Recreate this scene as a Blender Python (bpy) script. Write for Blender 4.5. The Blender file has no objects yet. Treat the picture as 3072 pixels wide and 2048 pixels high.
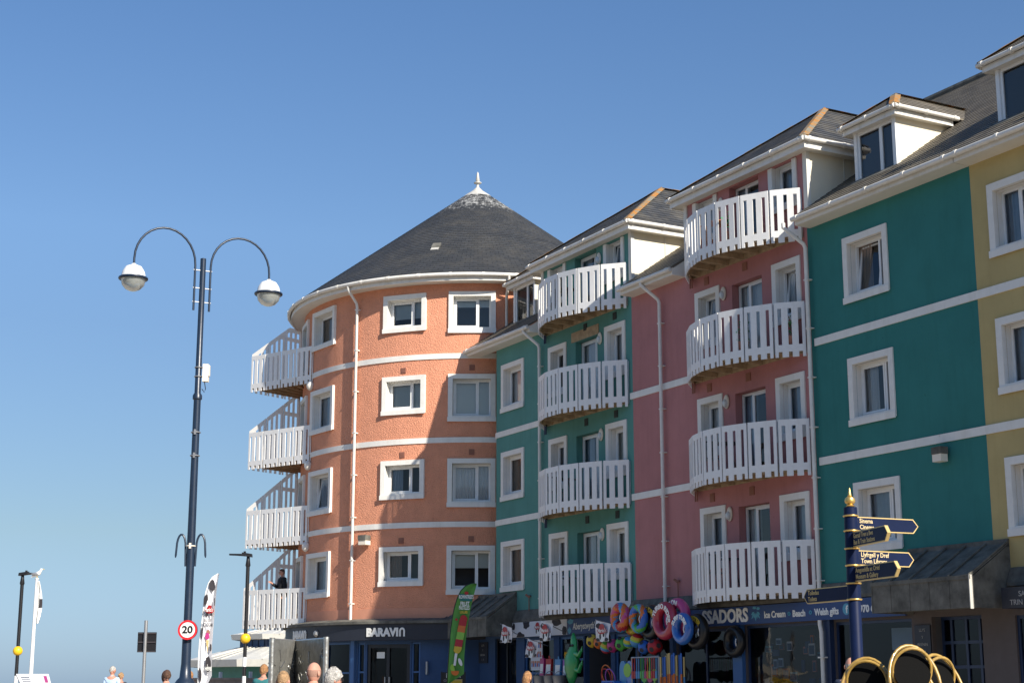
import bpy, bmesh, math, random
from mathutils import Vector, Matrix, noise
random.seed(7)
R = math.radians; sin, cos, pi = math.sin, math.cos, math.pi
SC = bpy.context.scene
COL = SC.collection

# ---------------------------------------------------------------- camera, sky, sun, exposure
F_PX, PITCH, FAZ = 4734.6, 0.215212, 0.49592        # focal length in photo pixels, pitch, facade azimuth
CAMZ = 1.6
cd = bpy.data.cameras.new('camera'); cam = bpy.data.objects.new('camera', cd); COL.objects.link(cam)
cam.location = (0, 0, CAMZ); cam.rotation_euler = (pi/2 + PITCH, 0, 0)
cd.sensor_width = 36; cd.lens = F_PX/3072*36; cd.clip_start = 0.1; cd.clip_end = 30000
SC.camera = cam
SUN_AZ, SUN_EL = R(37), R(34)                        # azimuth to the right of straight behind the camera
to_sun = Vector((sin(SUN_AZ)*cos(SUN_EL), -cos(SUN_AZ)*cos(SUN_EL), sin(SUN_EL)))
w = bpy.data.worlds.new("World"); SC.world = w; w.use_nodes = True
nt = w.node_tree; bg = nt.nodes['Background']
sky = nt.nodes.new('ShaderNodeTexSky'); sky.sky_type = 'NISHITA'; sky.sun_disc = False
sky.sun_elevation = SUN_EL; sky.sun_rotation = pi - SUN_AZ
sky.air_density = 1.0; sky.dust_density = 0.35; sky.ozone_density = 1.6; sky.altitude = 0
# maritime air: the Nishita sky is too yellow low down, so tint it by height above the horizon
tcw = nt.nodes.new('ShaderNodeTexCoord'); sxw = nt.nodes.new('ShaderNodeSeparateXYZ'); nt.links.new(tcw.outputs['Generated'], sxw.inputs[0])
rpw = nt.nodes.new('ShaderNodeValToRGB'); el = rpw.color_ramp.elements
el[0].position = 0.0; el[0].color = (.29,.43,.80,1); el[1].position = 1.0; el[1].color = (.62,.80,.98,1)
for ps, c in ((.094,(.47,.53,.61)),(.218,(.58,.67,.78)),(.276,(.68,.80,.92)),(.41,(.62,.80,.98))): e_ = el.new(ps); e_.color = (*c, 1)
nt.links.new(sxw.outputs[2], rpw.inputs[0])
mxw = nt.nodes.new('ShaderNodeMix'); mxw.data_type = 'RGBA'; mxw.blend_type = 'MULTIPLY'; mxw.inputs[0].default_value = 1
nt.links.new(sky.outputs[0], mxw.inputs[6]); nt.links.new(rpw.outputs[0], mxw.inputs[7]); nt.links.new(mxw.outputs[2], bg.inputs[0]); bg.inputs[1].default_value = 0.098
sl = bpy.data.lights.new('sun', 'SUN'); sl.energy = 5.0; sl.angle = R(0.53); sl.color = (1, .93, .82)
so = bpy.data.objects.new('sun', sl); COL.objects.link(so); so.location = (20, -20, 40)
so.rotation_euler = to_sun.to_track_quat('Z', 'Y').to_euler()
SC.view_settings.view_transform = 'Standard'; SC.view_settings.look = 'None'
SC.view_settings.exposure = 0.55; SC.view_settings.gamma = 1
SC.render.engine = 'CYCLES'

# ---------------------------------------------------------------- geometry helpers
IN = Vector((cos(FAZ), sin(FAZ))); U = Vector((sin(FAZ), -cos(FAZ)))
WC, WS0 = 22.3851, -42.6731
def ray(x, y):
    X = x-1536; v = 1024-y
    return Vector((X, F_PX*cos(PITCH)-v*sin(PITCH), F_PX*sin(PITCH)+v*cos(PITCH)))
def at(x, y, Y):
    r = ray(x, y); k = Y/r.y; return Vector((r.x*k, Y, r.z*k+CAMZ))
def W(s, o, z):
    q = U*(s+WS0) + IN*(WC-o); return Vector((q.x, q.y, z))
def ground(Y): return .01*(min(max(Y, 8), 60)-8)
THETA = math.atan2(U.y, U.x)

class MB:
    def __init__(s, T=None): s.v=[]; s.f=[]; s.m=[]; s.uv=[]; s.T=T
    def face(s, pts, m=0, uv=None):
        i = len(s.v); P = [Vector(s.T(p)) if s.T else Vector(p) for p in pts]
        s.v += P; s.f.append(tuple(range(i, i+len(P)))); s.m.append(m)
        if uv is None:
            n = Vector((0,0,0))
            for a in range(len(P)):
                p, q = P[a], P[(a+1)%len(P)]
                n += Vector(((p.y-q.y)*(p.z+q.z), (p.z-q.z)*(p.x+q.x), (p.x-q.x)*(p.y+q.y)))
            if n.length < 1e-12: n = Vector((0,0,1))
            n.normalize()
            h = Vector((-n.y, n.x, 0))
            if h.length < .05: h = Vector((1,0,0))
            h.normalize(); vv = n.cross(h)
            uv = [(p.dot(h), p.dot(vv)) for p in P]
        s.uv.append(uv)
    def box(s, x0, x1, y0, y1, z0, z1, m=0):
        a=[(x0,y0,z0),(x1,y0,z0),(x1,y1,z0),(x0,y1,z0),(x0,y0,z1),(x1,y0,z1),(x1,y1,z1),(x0,y1,z1)]
        for q in ((0,3,2,1),(4,5,6,7),(0,1,5,4),(1,2,6,5),(2,3,7,6),(3,0,4,7)): s.face([a[i] for i in q], m)
    def prism(s, poly, d, m=0):            # poly: 3d points, extruded by vector d
        d = Vector(d); A = [Vector(p) for p in poly]; B = [p+d for p in A]
        s.face(A[::-1], m); s.face(B, m)
        for i in range(len(A)):
            j = (i+1)%len(A); s.face([A[i], A[j], B[j], B[i]], m)
    def tube(s, pts, r, n=10, m=0, closed=False, cap=True):
        P = [Vector(p) for p in pts]; N = len(P); rr = r if isinstance(r, (list, tuple)) else [r]*N
        rings = []; up = None
        for i, p in enumerate(P):
            a = P[(i-1)%N] if (closed or i > 0) else p; b = P[(i+1)%N] if (closed or i < N-1) else p
            t = (b-a).normalized()
            if up is None:
                up = Vector((0,0,1)) if abs(t.z) < .9 else Vector((1,0,0))
            u = (up - t*up.dot(t)).normalized(); w_ = t.cross(u); up = u
            rings.append([p + (u*cos(2*pi*k/n) + w_*sin(2*pi*k/n))*rr[i] for k in range(n)])
        L = N if closed else N-1
        for i in range(L):
            A, B = rings[i], rings[(i+1)%N]
            for k in range(n): s.face([A[k], A[(k+1)%n], B[(k+1)%n], B[k]], m)
        if cap and not closed:
            s.face(rings[0][::-1], m); s.face(rings[-1], m)
    def lathe(s, prof, c=(0,0,0), n=24, m=0, a0=0, a1=360, uvr=None):
        c = Vector(c)
        for i in range(n):
            t0 = R(a0+(a1-a0)*i/n); t1 = R(a0+(a1-a0)*(i+1)/n); L = 0
            for (r0,z0),(r1,z1) in zip(prof, prof[1:]):
                q = [c+Vector((r0*sin(t0),-r0*cos(t0),z0)), c+Vector((r0*sin(t1),-r0*cos(t1),z0)),
                     c+Vector((r1*sin(t1),-r1*cos(t1),z1)), c+Vector((r1*sin(t0),-r1*cos(t0),z1))]
                d = math.hypot(r1-r0, z1-z0); uv = None
                if uvr: uv = [(t0*uvr,L),(t1*uvr,L),(t1*uvr,L+d),(t0*uvr,L+d)]
                if r1 < 1e-6: q = q[:3]; uv = uv and uv[:3]
                elif r0 < 1e-6: q = [q[0], q[2], q[3]]; uv = uv and [uv[0], uv[2], uv[3]]
                s.face(q, m, uv); L += d
    def ball(s, c, r, m=0, n=16, k=10, sc=(1,1,1)):
        c = Vector(c)
        for i in range(k):
            p0, p1 = pi*i/k, pi*(i+1)/k
            for j in range(n):
                t0, t1 = 2*pi*j/n, 2*pi*(j+1)/n
                f = lambda p, t: c+Vector((r*sc[0]*sin(p)*cos(t), r*sc[1]*sin(p)*sin(t), r*sc[2]*cos(p)))
                q = [f(p1,t0), f(p1,t1), f(p0,t1), f(p0,t0)]
                if i == 0: q = [q[0], q[1], f(0,0)]
                elif i == k-1: q = [f(pi,0), q[2], q[3]]
                s.face(q, m)
    def torus(s, c, Rr, r, axis, n=32, k=12, m=0, mf=None):
        c = Vector(c); ax = Vector(axis).normalized(); u = ax.orthogonal().normalized() if abs(ax.z) > .9 else Vector((0,0,1)).cross(ax).normalized()
        v = ax.cross(u)
        def f(i, j):
            a, b = 2*pi*i/n, 2*pi*j/k; d = u*cos(a)+v*sin(a); return c + d*(Rr + r*cos(b)) + ax*(r*sin(b))
        for i in range(n):
            for j in range(k): s.face([f(i,j), f(i+1,j), f(i+1,j+1), f(i,j+1)], mf(i/n, j/k) if mf else m)
    def plate(s, xs, zs, fill, y0, y1, m=0):   # grid plate with openings
        nx, nz = len(xs)-1, len(zs)-1
        F = lambda i, j: 0 <= i < nx and 0 <= j < nz and fill(i, j)
        for i in range(nx):
            for j in range(nz):
                if not F(i, j): continue
                a, b, c, d = xs[i], xs[i+1], zs[j], zs[j+1]
                s.face([(a,y0,c),(b,y0,c),(b,y0,d),(a,y0,d)], m); s.face([(a,y1,d),(b,y1,d),(b,y1,c),(a,y1,c)], m)
                if not F(i-1,j): s.face([(a,y1,c),(a,y0,c),(a,y0,d),(a,y1,d)], m)
                if not F(i+1,j): s.face([(b,y0,c),(b,y1,c),(b,y1,d),(b,y0,d)], m)
                if not F(i,j-1): s.face([(a,y1,c),(b,y1,c),(b,y0,c),(a,y0,c)], m)
                if not F(i,j+1): s.face([(a,y0,d),(b,y0,d),(b,y1,d),(a,y1,d)], m)
    def mesh(s, name, mats, smooth=False, merge=True, ang=40):
        me = bpy.data.meshes.new(name)
        me.from_pydata([tuple(v) for v in s.v], [], s.f)
        ul = me.uv_layers.new(name='UVMap'); k = 0
        for fi, uv in enumerate(s.uv):
            for q in uv: ul.data[k].uv = q; k += 1
        for m_ in (mats if isinstance(mats, (list, tuple)) else [mats]): me.materials.append(M[m_] if isinstance(m_, str) else m_)
        for p, mi in zip(me.polygons, s.m): p.material_index = mi
        if merge:
            bm = bmesh.new(); bm.from_mesh(me); bmesh.ops.remove_doubles(bm, verts=bm.verts, dist=2e-4)
            bmesh.ops.recalc_face_normals(bm, faces=bm.faces); bm.to_mesh(me); bm.free()
        if smooth:
            for p in me.polygons: p.use_smooth = True
            me.set_sharp_from_angle(angle=R(ang))
        me.update(); return me
    def build(s, name, mats, parent=None, loc=(0,0,0), rot=(0,0,0), smooth=False, **kw):
        return place(name, s.mesh(name, mats, smooth, **{k: v for k, v in kw.items() if k in ('merge','ang')}), parent, loc, rot)
def place(name, me, parent=None, loc=(0,0,0), rot=(0,0,0)):
    o = bpy.data.objects.new(name, me); COL.objects.link(o); o.location = loc; o.rotation_euler = rot
    if parent: o.parent = parent
    return o
def tag(o, label=None, cat=None, group=None, kind=None):
    if label: o['label'] = label
    if cat: o['category'] = cat
    if group: o['group'] = group
    if kind: o['kind'] = kind
    return o
def thing(name, label, cat, loc=(0,0,0), rz=0, group=None):
    o = bpy.data.objects.new(name, None); COL.objects.link(o); o.empty_display_size = .2
    o.location = loc; o.rotation_euler = (0,0,rz); return tag(o, label, cat, group)
def kids(o): return [c for c in bpy.data.objects if c.parent == o]
def copy_tree(o, parent=None, children=None):
    c = o.copy(); COL.objects.link(c); c.parent = parent if parent else o.parent
    for ch in kids(o): copy_tree(ch, c)
    return c
_tc = {}
def text(parent, s, size, T, mat, ext=.006, bold=0, align='CENTER', name='lettering', shear=0, sx=1, fit=False):
    cu = bpy.data.curves.new('txt', 'FONT'); cu.body = s; cu.size = size; cu.extrude = ext; cu.offset = bold
    cu.align_x = align; cu.align_y = 'CENTER'; cu.shear = shear; cu.resolution_u = 3
    ob = bpy.data.objects.new('txt', cu); COL.objects.link(ob)
    dg = bpy.context.evaluated_depsgraph_get(); me = bpy.data.meshes.new_from_object(ob.evaluated_get(dg))
    bpy.data.objects.remove(ob); me.name = name
    dy = -(max(v.co.y for v in me.vertices)+min(v.co.y for v in me.vertices))/2 if fit else 0
    for v in me.vertices: v.co.y += dy
    for v in me.vertices: v.co = Vector(T((v.co.x*sx, v.co.y, v.co.z+ext)))
    me.materials.clear(); me.materials.append(M[mat])
    return place(name, me, parent)

# ---------------------------------------------------------------- materials
M = {}
def mat(name, col, rough=.6, metal=0, spec=.5, var=0, vscale=3, bump=0, bscale=40, bdist=.02, btype='noise', col2=None, emit=None, coat=0, detail=4):
    m = bpy.data.materials.new(name); m.use_nodes = True; n = m.node_tree; b = n.nodes['Principled BSDF']
    b.inputs['Base Color'].default_value = (*col, 1); b.inputs['Roughness'].default_value = rough
    b.inputs['Metallic'].default_value = metal; b.inputs['Specular IOR Level'].default_value = spec
    b.inputs['Coat Weight'].default_value = coat
    tc = n.nodes.new('ShaderNodeTexCoord')
    if var or col2:
        a = n.nodes.new('ShaderNodeTexNoise'); a.inputs['Scale'].default_value = vscale; a.inputs['Detail'].default_value = 6; a.inputs['Roughness'].default_value = .65
        n.links.new(tc.outputs['Object'], a.inputs['Vector'])
        r = n.nodes.new('ShaderNodeValToRGB'); r.color_ramp.elements[0].position = .32; r.color_ramp.elements[1].position = .68
        c2 = col2 or tuple(c*(1-var) for c in col); c1 = col if col2 else tuple(min(1, c*(1+var)) for c in col)
        r.color_ramp.elements[0].color = (*c2, 1); r.color_ramp.elements[1].color = (*c1, 1)
        n.links.new(a.outputs['Fac'], r.inputs[0]); n.links.new(r.outputs[0], b.inputs['Base Color'])
    if bump:
        if btype == 'voronoi':
            t = n.nodes.new('ShaderNodeTexVoronoi'); t.feature = 'SMOOTH_F1'; t.inputs['Scale'].default_value = bscale; o = t.outputs['Distance']
        else:
            t = n.nodes.new('ShaderNodeTexNoise'); t.inputs['Scale'].default_value = bscale; t.inputs['Detail'].default_value = detail; o = t.outputs['Fac']
        n.links.new(tc.outputs['Object'], t.inputs['Vector'])
        bp = n.nodes.new('ShaderNodeBump'); bp.inputs['Strength'].default_value = bump; bp.inputs['Distance'].default_value = bdist
        n.links.new(o, bp.inputs['Height']); n.links.new(bp.outputs[0], b.inputs['Normal'])
    if emit:
        b.inputs['Emission Color'].default_value = (*col, 1); b.inputs['Emission Strength'].default_value = emit
    M[name] = m; return m

def streaks(m, amount=.25, dark=(.45,.42,.38)):   # rain streaks and dirt: vertical, soft, fixed to the wall
    n = m.node_tree; b = n.nodes['Principled BSDF']; tc = n.nodes.new('ShaderNodeTexCoord')
    mp = n.nodes.new('ShaderNodeMapping'); mp.inputs['Scale'].default_value = (2.6, 2.6, .3)
    t = n.nodes.new('ShaderNodeTexNoise'); t.inputs['Scale'].default_value = 1.2; t.inputs['Detail'].default_value = 8; t.inputs['Roughness'].default_value = .7
    n.links.new(tc.outputs['Object'], mp.inputs[0]); n.links.new(mp.outputs[0], t.inputs['Vector'])
    r = n.nodes.new('ShaderNodeValToRGB'); r.color_ramp.elements[0].position = .5; r.color_ramp.elements[1].position = .8
    r.color_ramp.elements[0].color = (0,0,0,1); r.color_ramp.elements[1].color = (amount,)*3+(1,)
    n.links.new(t.outputs['Fac'], r.inputs[0])
    mx = n.nodes.new('ShaderNodeMix'); mx.data_type = 'RGBA'; mx.blend_type = 'MULTIPLY'; mx.inputs[7].default_value = (*dark, 1)
    sp_ = n.nodes.new('ShaderNodeTexNoise'); sp_.inputs['Scale'].default_value = 7; sp_.inputs['Detail'].default_value = 3; n.links.new(tc.outputs['Object'], sp_.inputs['Vector'])
    r2 = n.nodes.new('ShaderNodeValToRGB'); r2.color_ramp.elements[0].position = .70; r2.color_ramp.elements[1].position = .76; r2.color_ramp.elements[0].color = (0,0,0,1); r2.color_ramp.elements[1].color = (amount*1.3,)*3+(1,)
    n.links.new(sp_.outputs['Fac'], r2.inputs[0]); mxx = n.nodes.new('ShaderNodeMath'); mxx.operation = 'MAXIMUM'; n.links.new(r.outputs[0], mxx.inputs[0]); n.links.new(r2.outputs[0], mxx.inputs[1])
    n.links.new(mxx.outputs[0], mx.inputs[0])
    src = b.inputs['Base Color'].links[0].from_socket if b.inputs['Base Color'].links else None
    if src: n.links.new(src, mx.inputs[6])
    else: mx.inputs[6].default_value = b.inputs['Base Color'].default_value
    n.links.new(mx.outputs[2], b.inputs['Base Color'])

streaks(mat('salmon_dash', (.74,.325,.20), .9, spec=.2, var=.07, vscale=2.5, bump=1.0, bscale=32, bdist=.045, detail=2.0), .2)
mat('salmon_smooth', (.68,.31,.20), .85, spec=.2, var=.06, vscale=3, bump=.2, bscale=60, bdist=.01)
streaks(mat('teal_pale', (.105,.275,.245), .85, spec=.2, var=.09, vscale=.7, bump=.5, bscale=90, bdist=.012), .35, (.6,.58,.5))
streaks(mat('teal_deep', (.040,.20,.185), .85, spec=.2, var=.09, vscale=.7, bump=.5, bscale=90, bdist=.012), .35, (.6,.58,.5))
streaks(mat('pink_render', (.46,.205,.20), .85, spec=.2, var=.09, vscale=.7, bump=.5, bscale=90, bdist=.012), .35, (.6,.55,.5))
streaks(mat('yellow_render', (.50,.395,.18), .85, spec=.2, var=.09, vscale=.7, bump=.5, bscale=90, bdist=.012), .35, (.7,.65,.5))
streaks(mat('white_trim', (.78,.76,.71), .7, spec=.3, var=.05, vscale=4, bump=.25, bscale=70, bdist=.006), .3, (.62,.56,.44))
mat('upvc', (.80,.80,.78), .35, var=.03, vscale=6)
streaks(mat('gutter_white', (.74,.71,.65), .45, var=.06, vscale=5), .5, (.62,.55,.4))
streaks(mat('balcony_white', (.80,.79,.77), .5, var=.04, vscale=5), .3, (.7,.6,.45))
mat('cheek_cream', (.76,.68,.52), .6, var=.03, vscale=2, bump=.08, bscale=20)
mat('soffit', (.70,.67,.60), .6, var=.04, vscale=3)
streaks(mat('timber', (.40,.30,.19), .8, var=.25, vscale=6, bump=.3, bscale=25, bdist=.01), .5)
mat('lead', (.135,.13,.112), .8, spec=.25, var=.4, vscale=3, bump=.2, bscale=12, bdist=.02)
streaks(M['lead'], .6, (.5,.5,.5))
mat('lead_pale', (.55,.53,.48), .55, metal=.1, var=.15, vscale=5)
mat('room_dark', (.09,.09,.095), .9)
mat('curtain_net', (.75,.76,.76), .9, var=.05, vscale=4)
mat('curtain_blue', (.42,.50,.58), .9, var=.1, vscale=4)
mat('curtain_brown', (.36,.27,.21), .9, var=.1, vscale=4)
mat('blind', (.74,.76,.70), .8)
mat('navy_paint', (.014,.026,.050), .35, spec=.5, var=.15, vscale=5, bump=.06, bscale=60)
mat('navy_gloss', (.007,.014,.048), .5, spec=.12, var=.1, vscale=8)
mat('black_paint', (.012,.012,.014), .4)
mat('white_paint', (.8,.8,.78), .4, var=.03)
mat('steel_grey', (.42,.42,.42), .4, metal=.7, var=.1)
mat('gold', (.75,.50,.16), .35, metal=.75)
mat('gold_paint', (.62,.45,.18), .5, metal=.2)
mat('amber', (.85,.52,.02), .4, var=.05)
mat('shop_blue', (.025,.07,.17), .7, var=.1, vscale=3, bump=.4, bscale=60, bdist=.01)
mat('fascia_navy', (.018,.022,.034), .5, var=.1)
mat('sign_blue', (.010,.045,.165), .45, var=.03)
mat('cyan', (.08,.32,.45), .5)
mat('frame_blue', (.014,.03,.08), .4)
mat('lettering_white', (.82,.82,.78), .5)
mat('grey_text', (.35,.35,.34), .6)
mat('black_rubber', (.012,.012,.013), .35)
mat('wall_taupe', (.10,.082,.078), .8, var=.08)
mat('dark_door', (.012,.014,.02), .35)
mat('red', (0.42,0.015,0.02), .45); mat('sign_red', (.62,.02,.03), .4); mat('yellow', (0.62,0.42,0.03), .45); mat('orange', (0.62,0.15,0.02), .45); mat('green', (0.08,0.38,0.05), .45)
mat('lime', (0.25,0.5,0.05), .4); mat('magenta', (0.42,0.03,0.17), .4); mat('blue', (0.025,0.13,0.48), .4); mat('skyblue', (0.06,0.24,0.48), .4); mat('pinkplastic', (0.5,0.05,0.2), .3, coat=.5)
mat('redplastic', (0.38,0.02,0.05), .3, coat=.5); mat('blueplastic', (0.025,0.13,0.45), .25, coat=.6); mat('purple', (.3,.08,.4), .4)
mat('croc_green', (.02,.30,.07), .35, coat=.5, bump=.3, bscale=18, bdist=.02)
mat('banner_green', (.09,.29,.05), .7); mat('banner_white', (.72,.72,.74), .75); mat('banner_dark', (.035,.03,.035), .7)
mat('sea_tile', (.06,.20,.17), .6, var=.12); mat('roof_metal', (.62,.60,.54), .45, metal=.1, var=.08)
mat('stone', (.38,.30,.24), .9, var=.2, vscale=5, bump=.4, bscale=15)
mat('weave_black', (.004,.004,.004), .8, spec=.1, bump=.6, bscale=160, bdist=.004)
mat('bamboo', (.40,.25,.06), .3, coat=.3, var=.35, vscale=9)
mat('glass_globe', (.62,.66,.66), .15); mat('orange_bulb', (.8,.3,.1), .5)
mat('cream_box', (.80,.72,.60), .5)
mat('dark_brick', (.10,.07,.055), .9, var=.2, vscale=3); mat('brick_vent', (.30,.13,.09), .8); mat('dark_vent', (.03,.045,.045), .8)
mat('skin', (.55,.28,.20), .6, spec=.3, var=.08, vscale=12); mat('hair_grey', (.42,.40,.37), .8, bump=1, bscale=60, var=.5, vscale=30); mat('hair_brown', (.10,.05,.03), .7, bump=1, bscale=60, var=.5, vscale=30); mat('hair_stubble', (.34,.19,.14), .9, bump=.4, bscale=90)
mat('hair_fair', (.36,.22,.11), .8, bump=1, bscale=60, var=.45, vscale=30); mat('hair_ginger', (.34,.17,.07), .8, bump=1, bscale=60, var=.5, vscale=28)
mat('cloth_lightblue', (.45,.60,.78), .85, bump=.3, bscale=15); mat('cloth_navy', (.02,.03,.06), .85, bump=.3, bscale=15); mat('cloth_black', (.012,.012,.014), .85, bump=.3, bscale=15)
mat('cloth_teal', (.03,.17,.18), .85, bump=.3, bscale=15); mat('cloth_red', (.5,.02,.03), .85); mat('cloth_dark', (.04,.04,.05), .85); mat('cloth_white', (.75,.75,.75), .8)
mat('steel_dark', (.20,.20,.19), .35, metal=.8, var=.3, vscale=7, bump=.5, bscale=9, bdist=.03)
mat('steel_light', (.55,.54,.50), .35, metal=.8, var=.2, vscale=7, bump=.5, bscale=9, bdist=.03)
mat('paving', (.36,.31,.25), .9, var=.12, vscale=.6, bump=.3, bscale=30, bdist=.01)
mat('asphalt', (.06,.06,.06), .9, var=.15, vscale=1)
mat('sea_water', (.02,.06,.09), .15, bump=.5, bscale=.4, bdist=.3)
mat('chalkboard', (.02,.02,.022), .6); mat('lichen_tile', (.45,.38,.28), .85)

def slate(name, base, lichen, row=.21, wd=.30, streak=False, con=.28, bump=.022):
    m = bpy.data.materials.new(name); m.use_nodes = True; n = m.node_tree; b = n.nodes['Principled BSDF']; L = n.links.new
    b.inputs['Roughness'].default_value = .62; b.inputs['Specular IOR Level'].default_value = .45
    uv = n.nodes.new('ShaderNodeUVMap')
    br = n.nodes.new('ShaderNodeTexBrick'); br.offset = .5; br.inputs['Scale'].default_value = 1
    br.inputs['Brick Width'].default_value = wd; br.inputs['Row Height'].default_value = row
    br.inputs['Mortar Size'].default_value = .008; br.inputs['Mortar Smooth'].default_value = .3
    br.inputs['Color1'].default_value = (*[c*(1-con) for c in base], 1); br.inputs['Color2'].default_value = (*[c*(1+con) for c in base], 1)
    br.inputs['Mortar'].default_value = (*[c*.35 for c in base], 1)
    L(uv.outputs[0], br.inputs['Vector'])
    tc = n.nodes.new('ShaderNodeTexCoord')
    def noise_mask(scale, a, b_, detail=5):
        t = n.nodes.new('ShaderNodeTexNoise'); t.inputs['Scale'].default_value = scale; t.inputs['Detail'].default_value = detail; t.inputs['Roughness'].default_value = .7
        L(tc.outputs['Object'], t.inputs['Vector']); r = n.nodes.new('ShaderNodeValToRGB'); r.color_ramp.elements[0].position = a; r.color_ramp.elements[1].position = b_
        L(t.outputs['Fac'], r.inputs[0]); return r.outputs[0]
    def mix(fac, A, col, f=1.0):
        x = n.nodes.new('ShaderNodeMix'); x.data_type = 'RGBA'
        mu = n.nodes.new('ShaderNodeMath'); mu.operation = 'MULTIPLY'; mu.inputs[1].default_value = f; L(fac, mu.inputs[0]); L(mu.outputs[0], x.inputs[0])
        L(A, x.inputs[6]); x.inputs[7].default_value = (*col, 1); return x.outputs[2]
    c = br.outputs['Color']
    c = mix(noise_mask(1.3, .45, .7), c, (.19,.165,.12), lichen*.6)
    c = mix(noise_mask(9, .66, .74), c, (.42,.24,.06), lichen)
    c = mix(noise_mask(14, .70, .75), c, (.6,.6,.55), .55)
    if streak:      # bird-lime and lead run-off below the cap
        sx = n.nodes.new('ShaderNodeSeparateXYZ'); L(tc.outputs['Object'], sx.inputs[0])
        mr = n.nodes.new('ShaderNodeMapRange'); mr.inputs[1].default_value = 16.6; mr.inputs[2].default_value = 18.3; mr.inputs[3].default_value = 0; mr.inputs[4].default_value = 1
        L(sx.outputs[2], mr.inputs[0])
        mp = n.nodes.new('ShaderNodeMapping'); mp.inputs['Scale'].default_value = (3.2,3.2,.8); L(tc.outputs['Object'], mp.inputs[0])
        t = n.nodes.new('ShaderNodeTexNoise'); t.inputs['Scale'].default_value = 2.2; t.inputs['Detail'].default_value = 7; t.inputs['Roughness'].default_value = .75; L(mp.outputs[0], t.inputs['Vector'])
        ad = n.nodes.new('ShaderNodeMath'); ad.operation = 'MULTIPLY'; L(mr.outputs[0], ad.inputs[0]); L(t.outputs['Fac'], ad.inputs[1])
        r = n.nodes.new('ShaderNodeValToRGB'); r.color_ramp.elements[0].position = .47; r.color_ramp.elements[1].position = .60; L(ad.outputs[0], r.inputs[0])
        c = mix(r.outputs[0], c, (.55,.55,.53), .75)
    L(c, b.inputs['Base Color'])
    # each slate course laps over the one below: saw-tooth height up the slope
    sp = n.nodes.new('ShaderNodeSeparateXYZ'); L(uv.outputs[0], sp.inputs[0])
    dv = n.nodes.new('ShaderNodeMath'); dv.operation = 'DIVIDE'; dv.inputs[1].default_value = row; L(sp.outputs[1], dv.inputs[0])
    fr = n.nodes.new('ShaderNodeMath'); fr.operation = 'FRACT'; L(dv.outputs[0], fr.inputs[0])
    s2 = n.nodes.new('ShaderNodeMath'); s2.operation = 'MULTIPLY_ADD'; s2.inputs[1].default_value = -1; L(fr.outputs[0], s2.inputs[0])
    L(br.outputs['Fac'], s2.inputs[2])
    s3 = n.nodes.new('ShaderNodeMath'); s3.operation = 'MULTIPLY_ADD'; s3.inputs[1].default_value = -.5
    L(br.outputs['Fac'], s3.inputs[0]); inv = n.nodes.new('ShaderNodeMath'); inv.operation = 'MULTIPLY'; inv.inputs[1].default_value = -1; L(fr.outputs[0], inv.inputs[0]); L(inv.outputs[0], s3.inputs[2])
    bp = n.nodes.new('ShaderNodeBump'); bp.inputs['Strength'].default_value = .9; bp.inputs['Distance'].default_value = bump
    L(s3.outputs[0], bp.inputs['Height']); L(bp.outputs[0], b.inputs['Normal'])
    M[name] = m
slate('slate_dark', (.040,.042,.045), .3, row=.17, wd=.26, streak=True, con=.16)
slate('slate_tile', (.15,.13,.10), .5, row=.22, wd=.30, bump=.01)
slate('slate_bay', (.055,.057,.060), .9, row=.2, bump=.01)

def lichen():
    m = M['lichen_tile']; n = m.node_tree; b = n.nodes['Principled BSDF']; L = n.links.new
    tc = n.nodes.new('ShaderNodeTexCoord'); t = n.nodes.new('ShaderNodeTexNoise'); t.inputs['Scale'].default_value = 3.5; t.inputs['Detail'].default_value = 8; t.inputs['Roughness'].default_value = .7
    L(tc.outputs['Object'], t.inputs['Vector']); r = n.nodes.new('ShaderNodeValToRGB'); e = r.color_ramp.elements
    e[0].position = .44; e[0].color = (.20,.19,.15,1); e[1].position = .60; e[1].color = (.44,.165,.018,1); x = e.new(.52); x.color = (.30,.16,.05,1)
    L(t.outputs['Fac'], r.inputs[0]); L(r.outputs[0], b.inputs['Base Color'])
    bp = n.nodes.new('ShaderNodeBump'); bp.inputs['Strength'].default_value = .5; bp.inputs['Distance'].default_value = .02; L(t.outputs['Fac'], bp.inputs['Height']); L(bp.outputs[0], b.inputs['Normal'])
lichen()
def glass(name, tint=(1,1,1), ior=2.1):
    m = bpy.data.materials.new(name); m.use_nodes = True; n = m.node_tree; n.nodes.clear(); L = n.links.new
    o = n.nodes.new('ShaderNodeOutputMaterial'); mx = n.nodes.new('ShaderNodeMixShader'); tr = n.nodes.new('ShaderNodeBsdfTransparent'); gl = n.nodes.new('ShaderNodeBsdfGlossy')
    fr = n.nodes.new('ShaderNodeFresnel'); fr.inputs[0].default_value = ior
    tr.inputs[0].default_value = (*tint, 1); gl.inputs['Roughness'].default_value = .02
    tc = n.nodes.new('ShaderNodeTexCoord'); ns = n.nodes.new('ShaderNodeTexNoise'); ns.inputs['Scale'].default_value = 1.3; L(tc.outputs['Object'], ns.inputs['Vector'])
    bp = n.nodes.new('ShaderNodeBump'); bp.inputs['Strength'].default_value = .12; bp.inputs['Distance'].default_value = .02; L(ns.outputs['Fac'], bp.inputs['Height']); L(bp.outputs[0], gl.inputs['Normal'])
    L(fr.outputs[0], mx.inputs[0]); L(tr.outputs[0], mx.inputs[1]); L(gl.outputs[0], mx.inputs[2]); L(mx.outputs[0], o.inputs[0]); M[name] = m
glass('glass', (.93,.95,.95), 1.7); glass('shop_glass', (.6,.62,.63), 1.42); glass('glass_lamp', (.7,.75,.75), 1.5)
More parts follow.
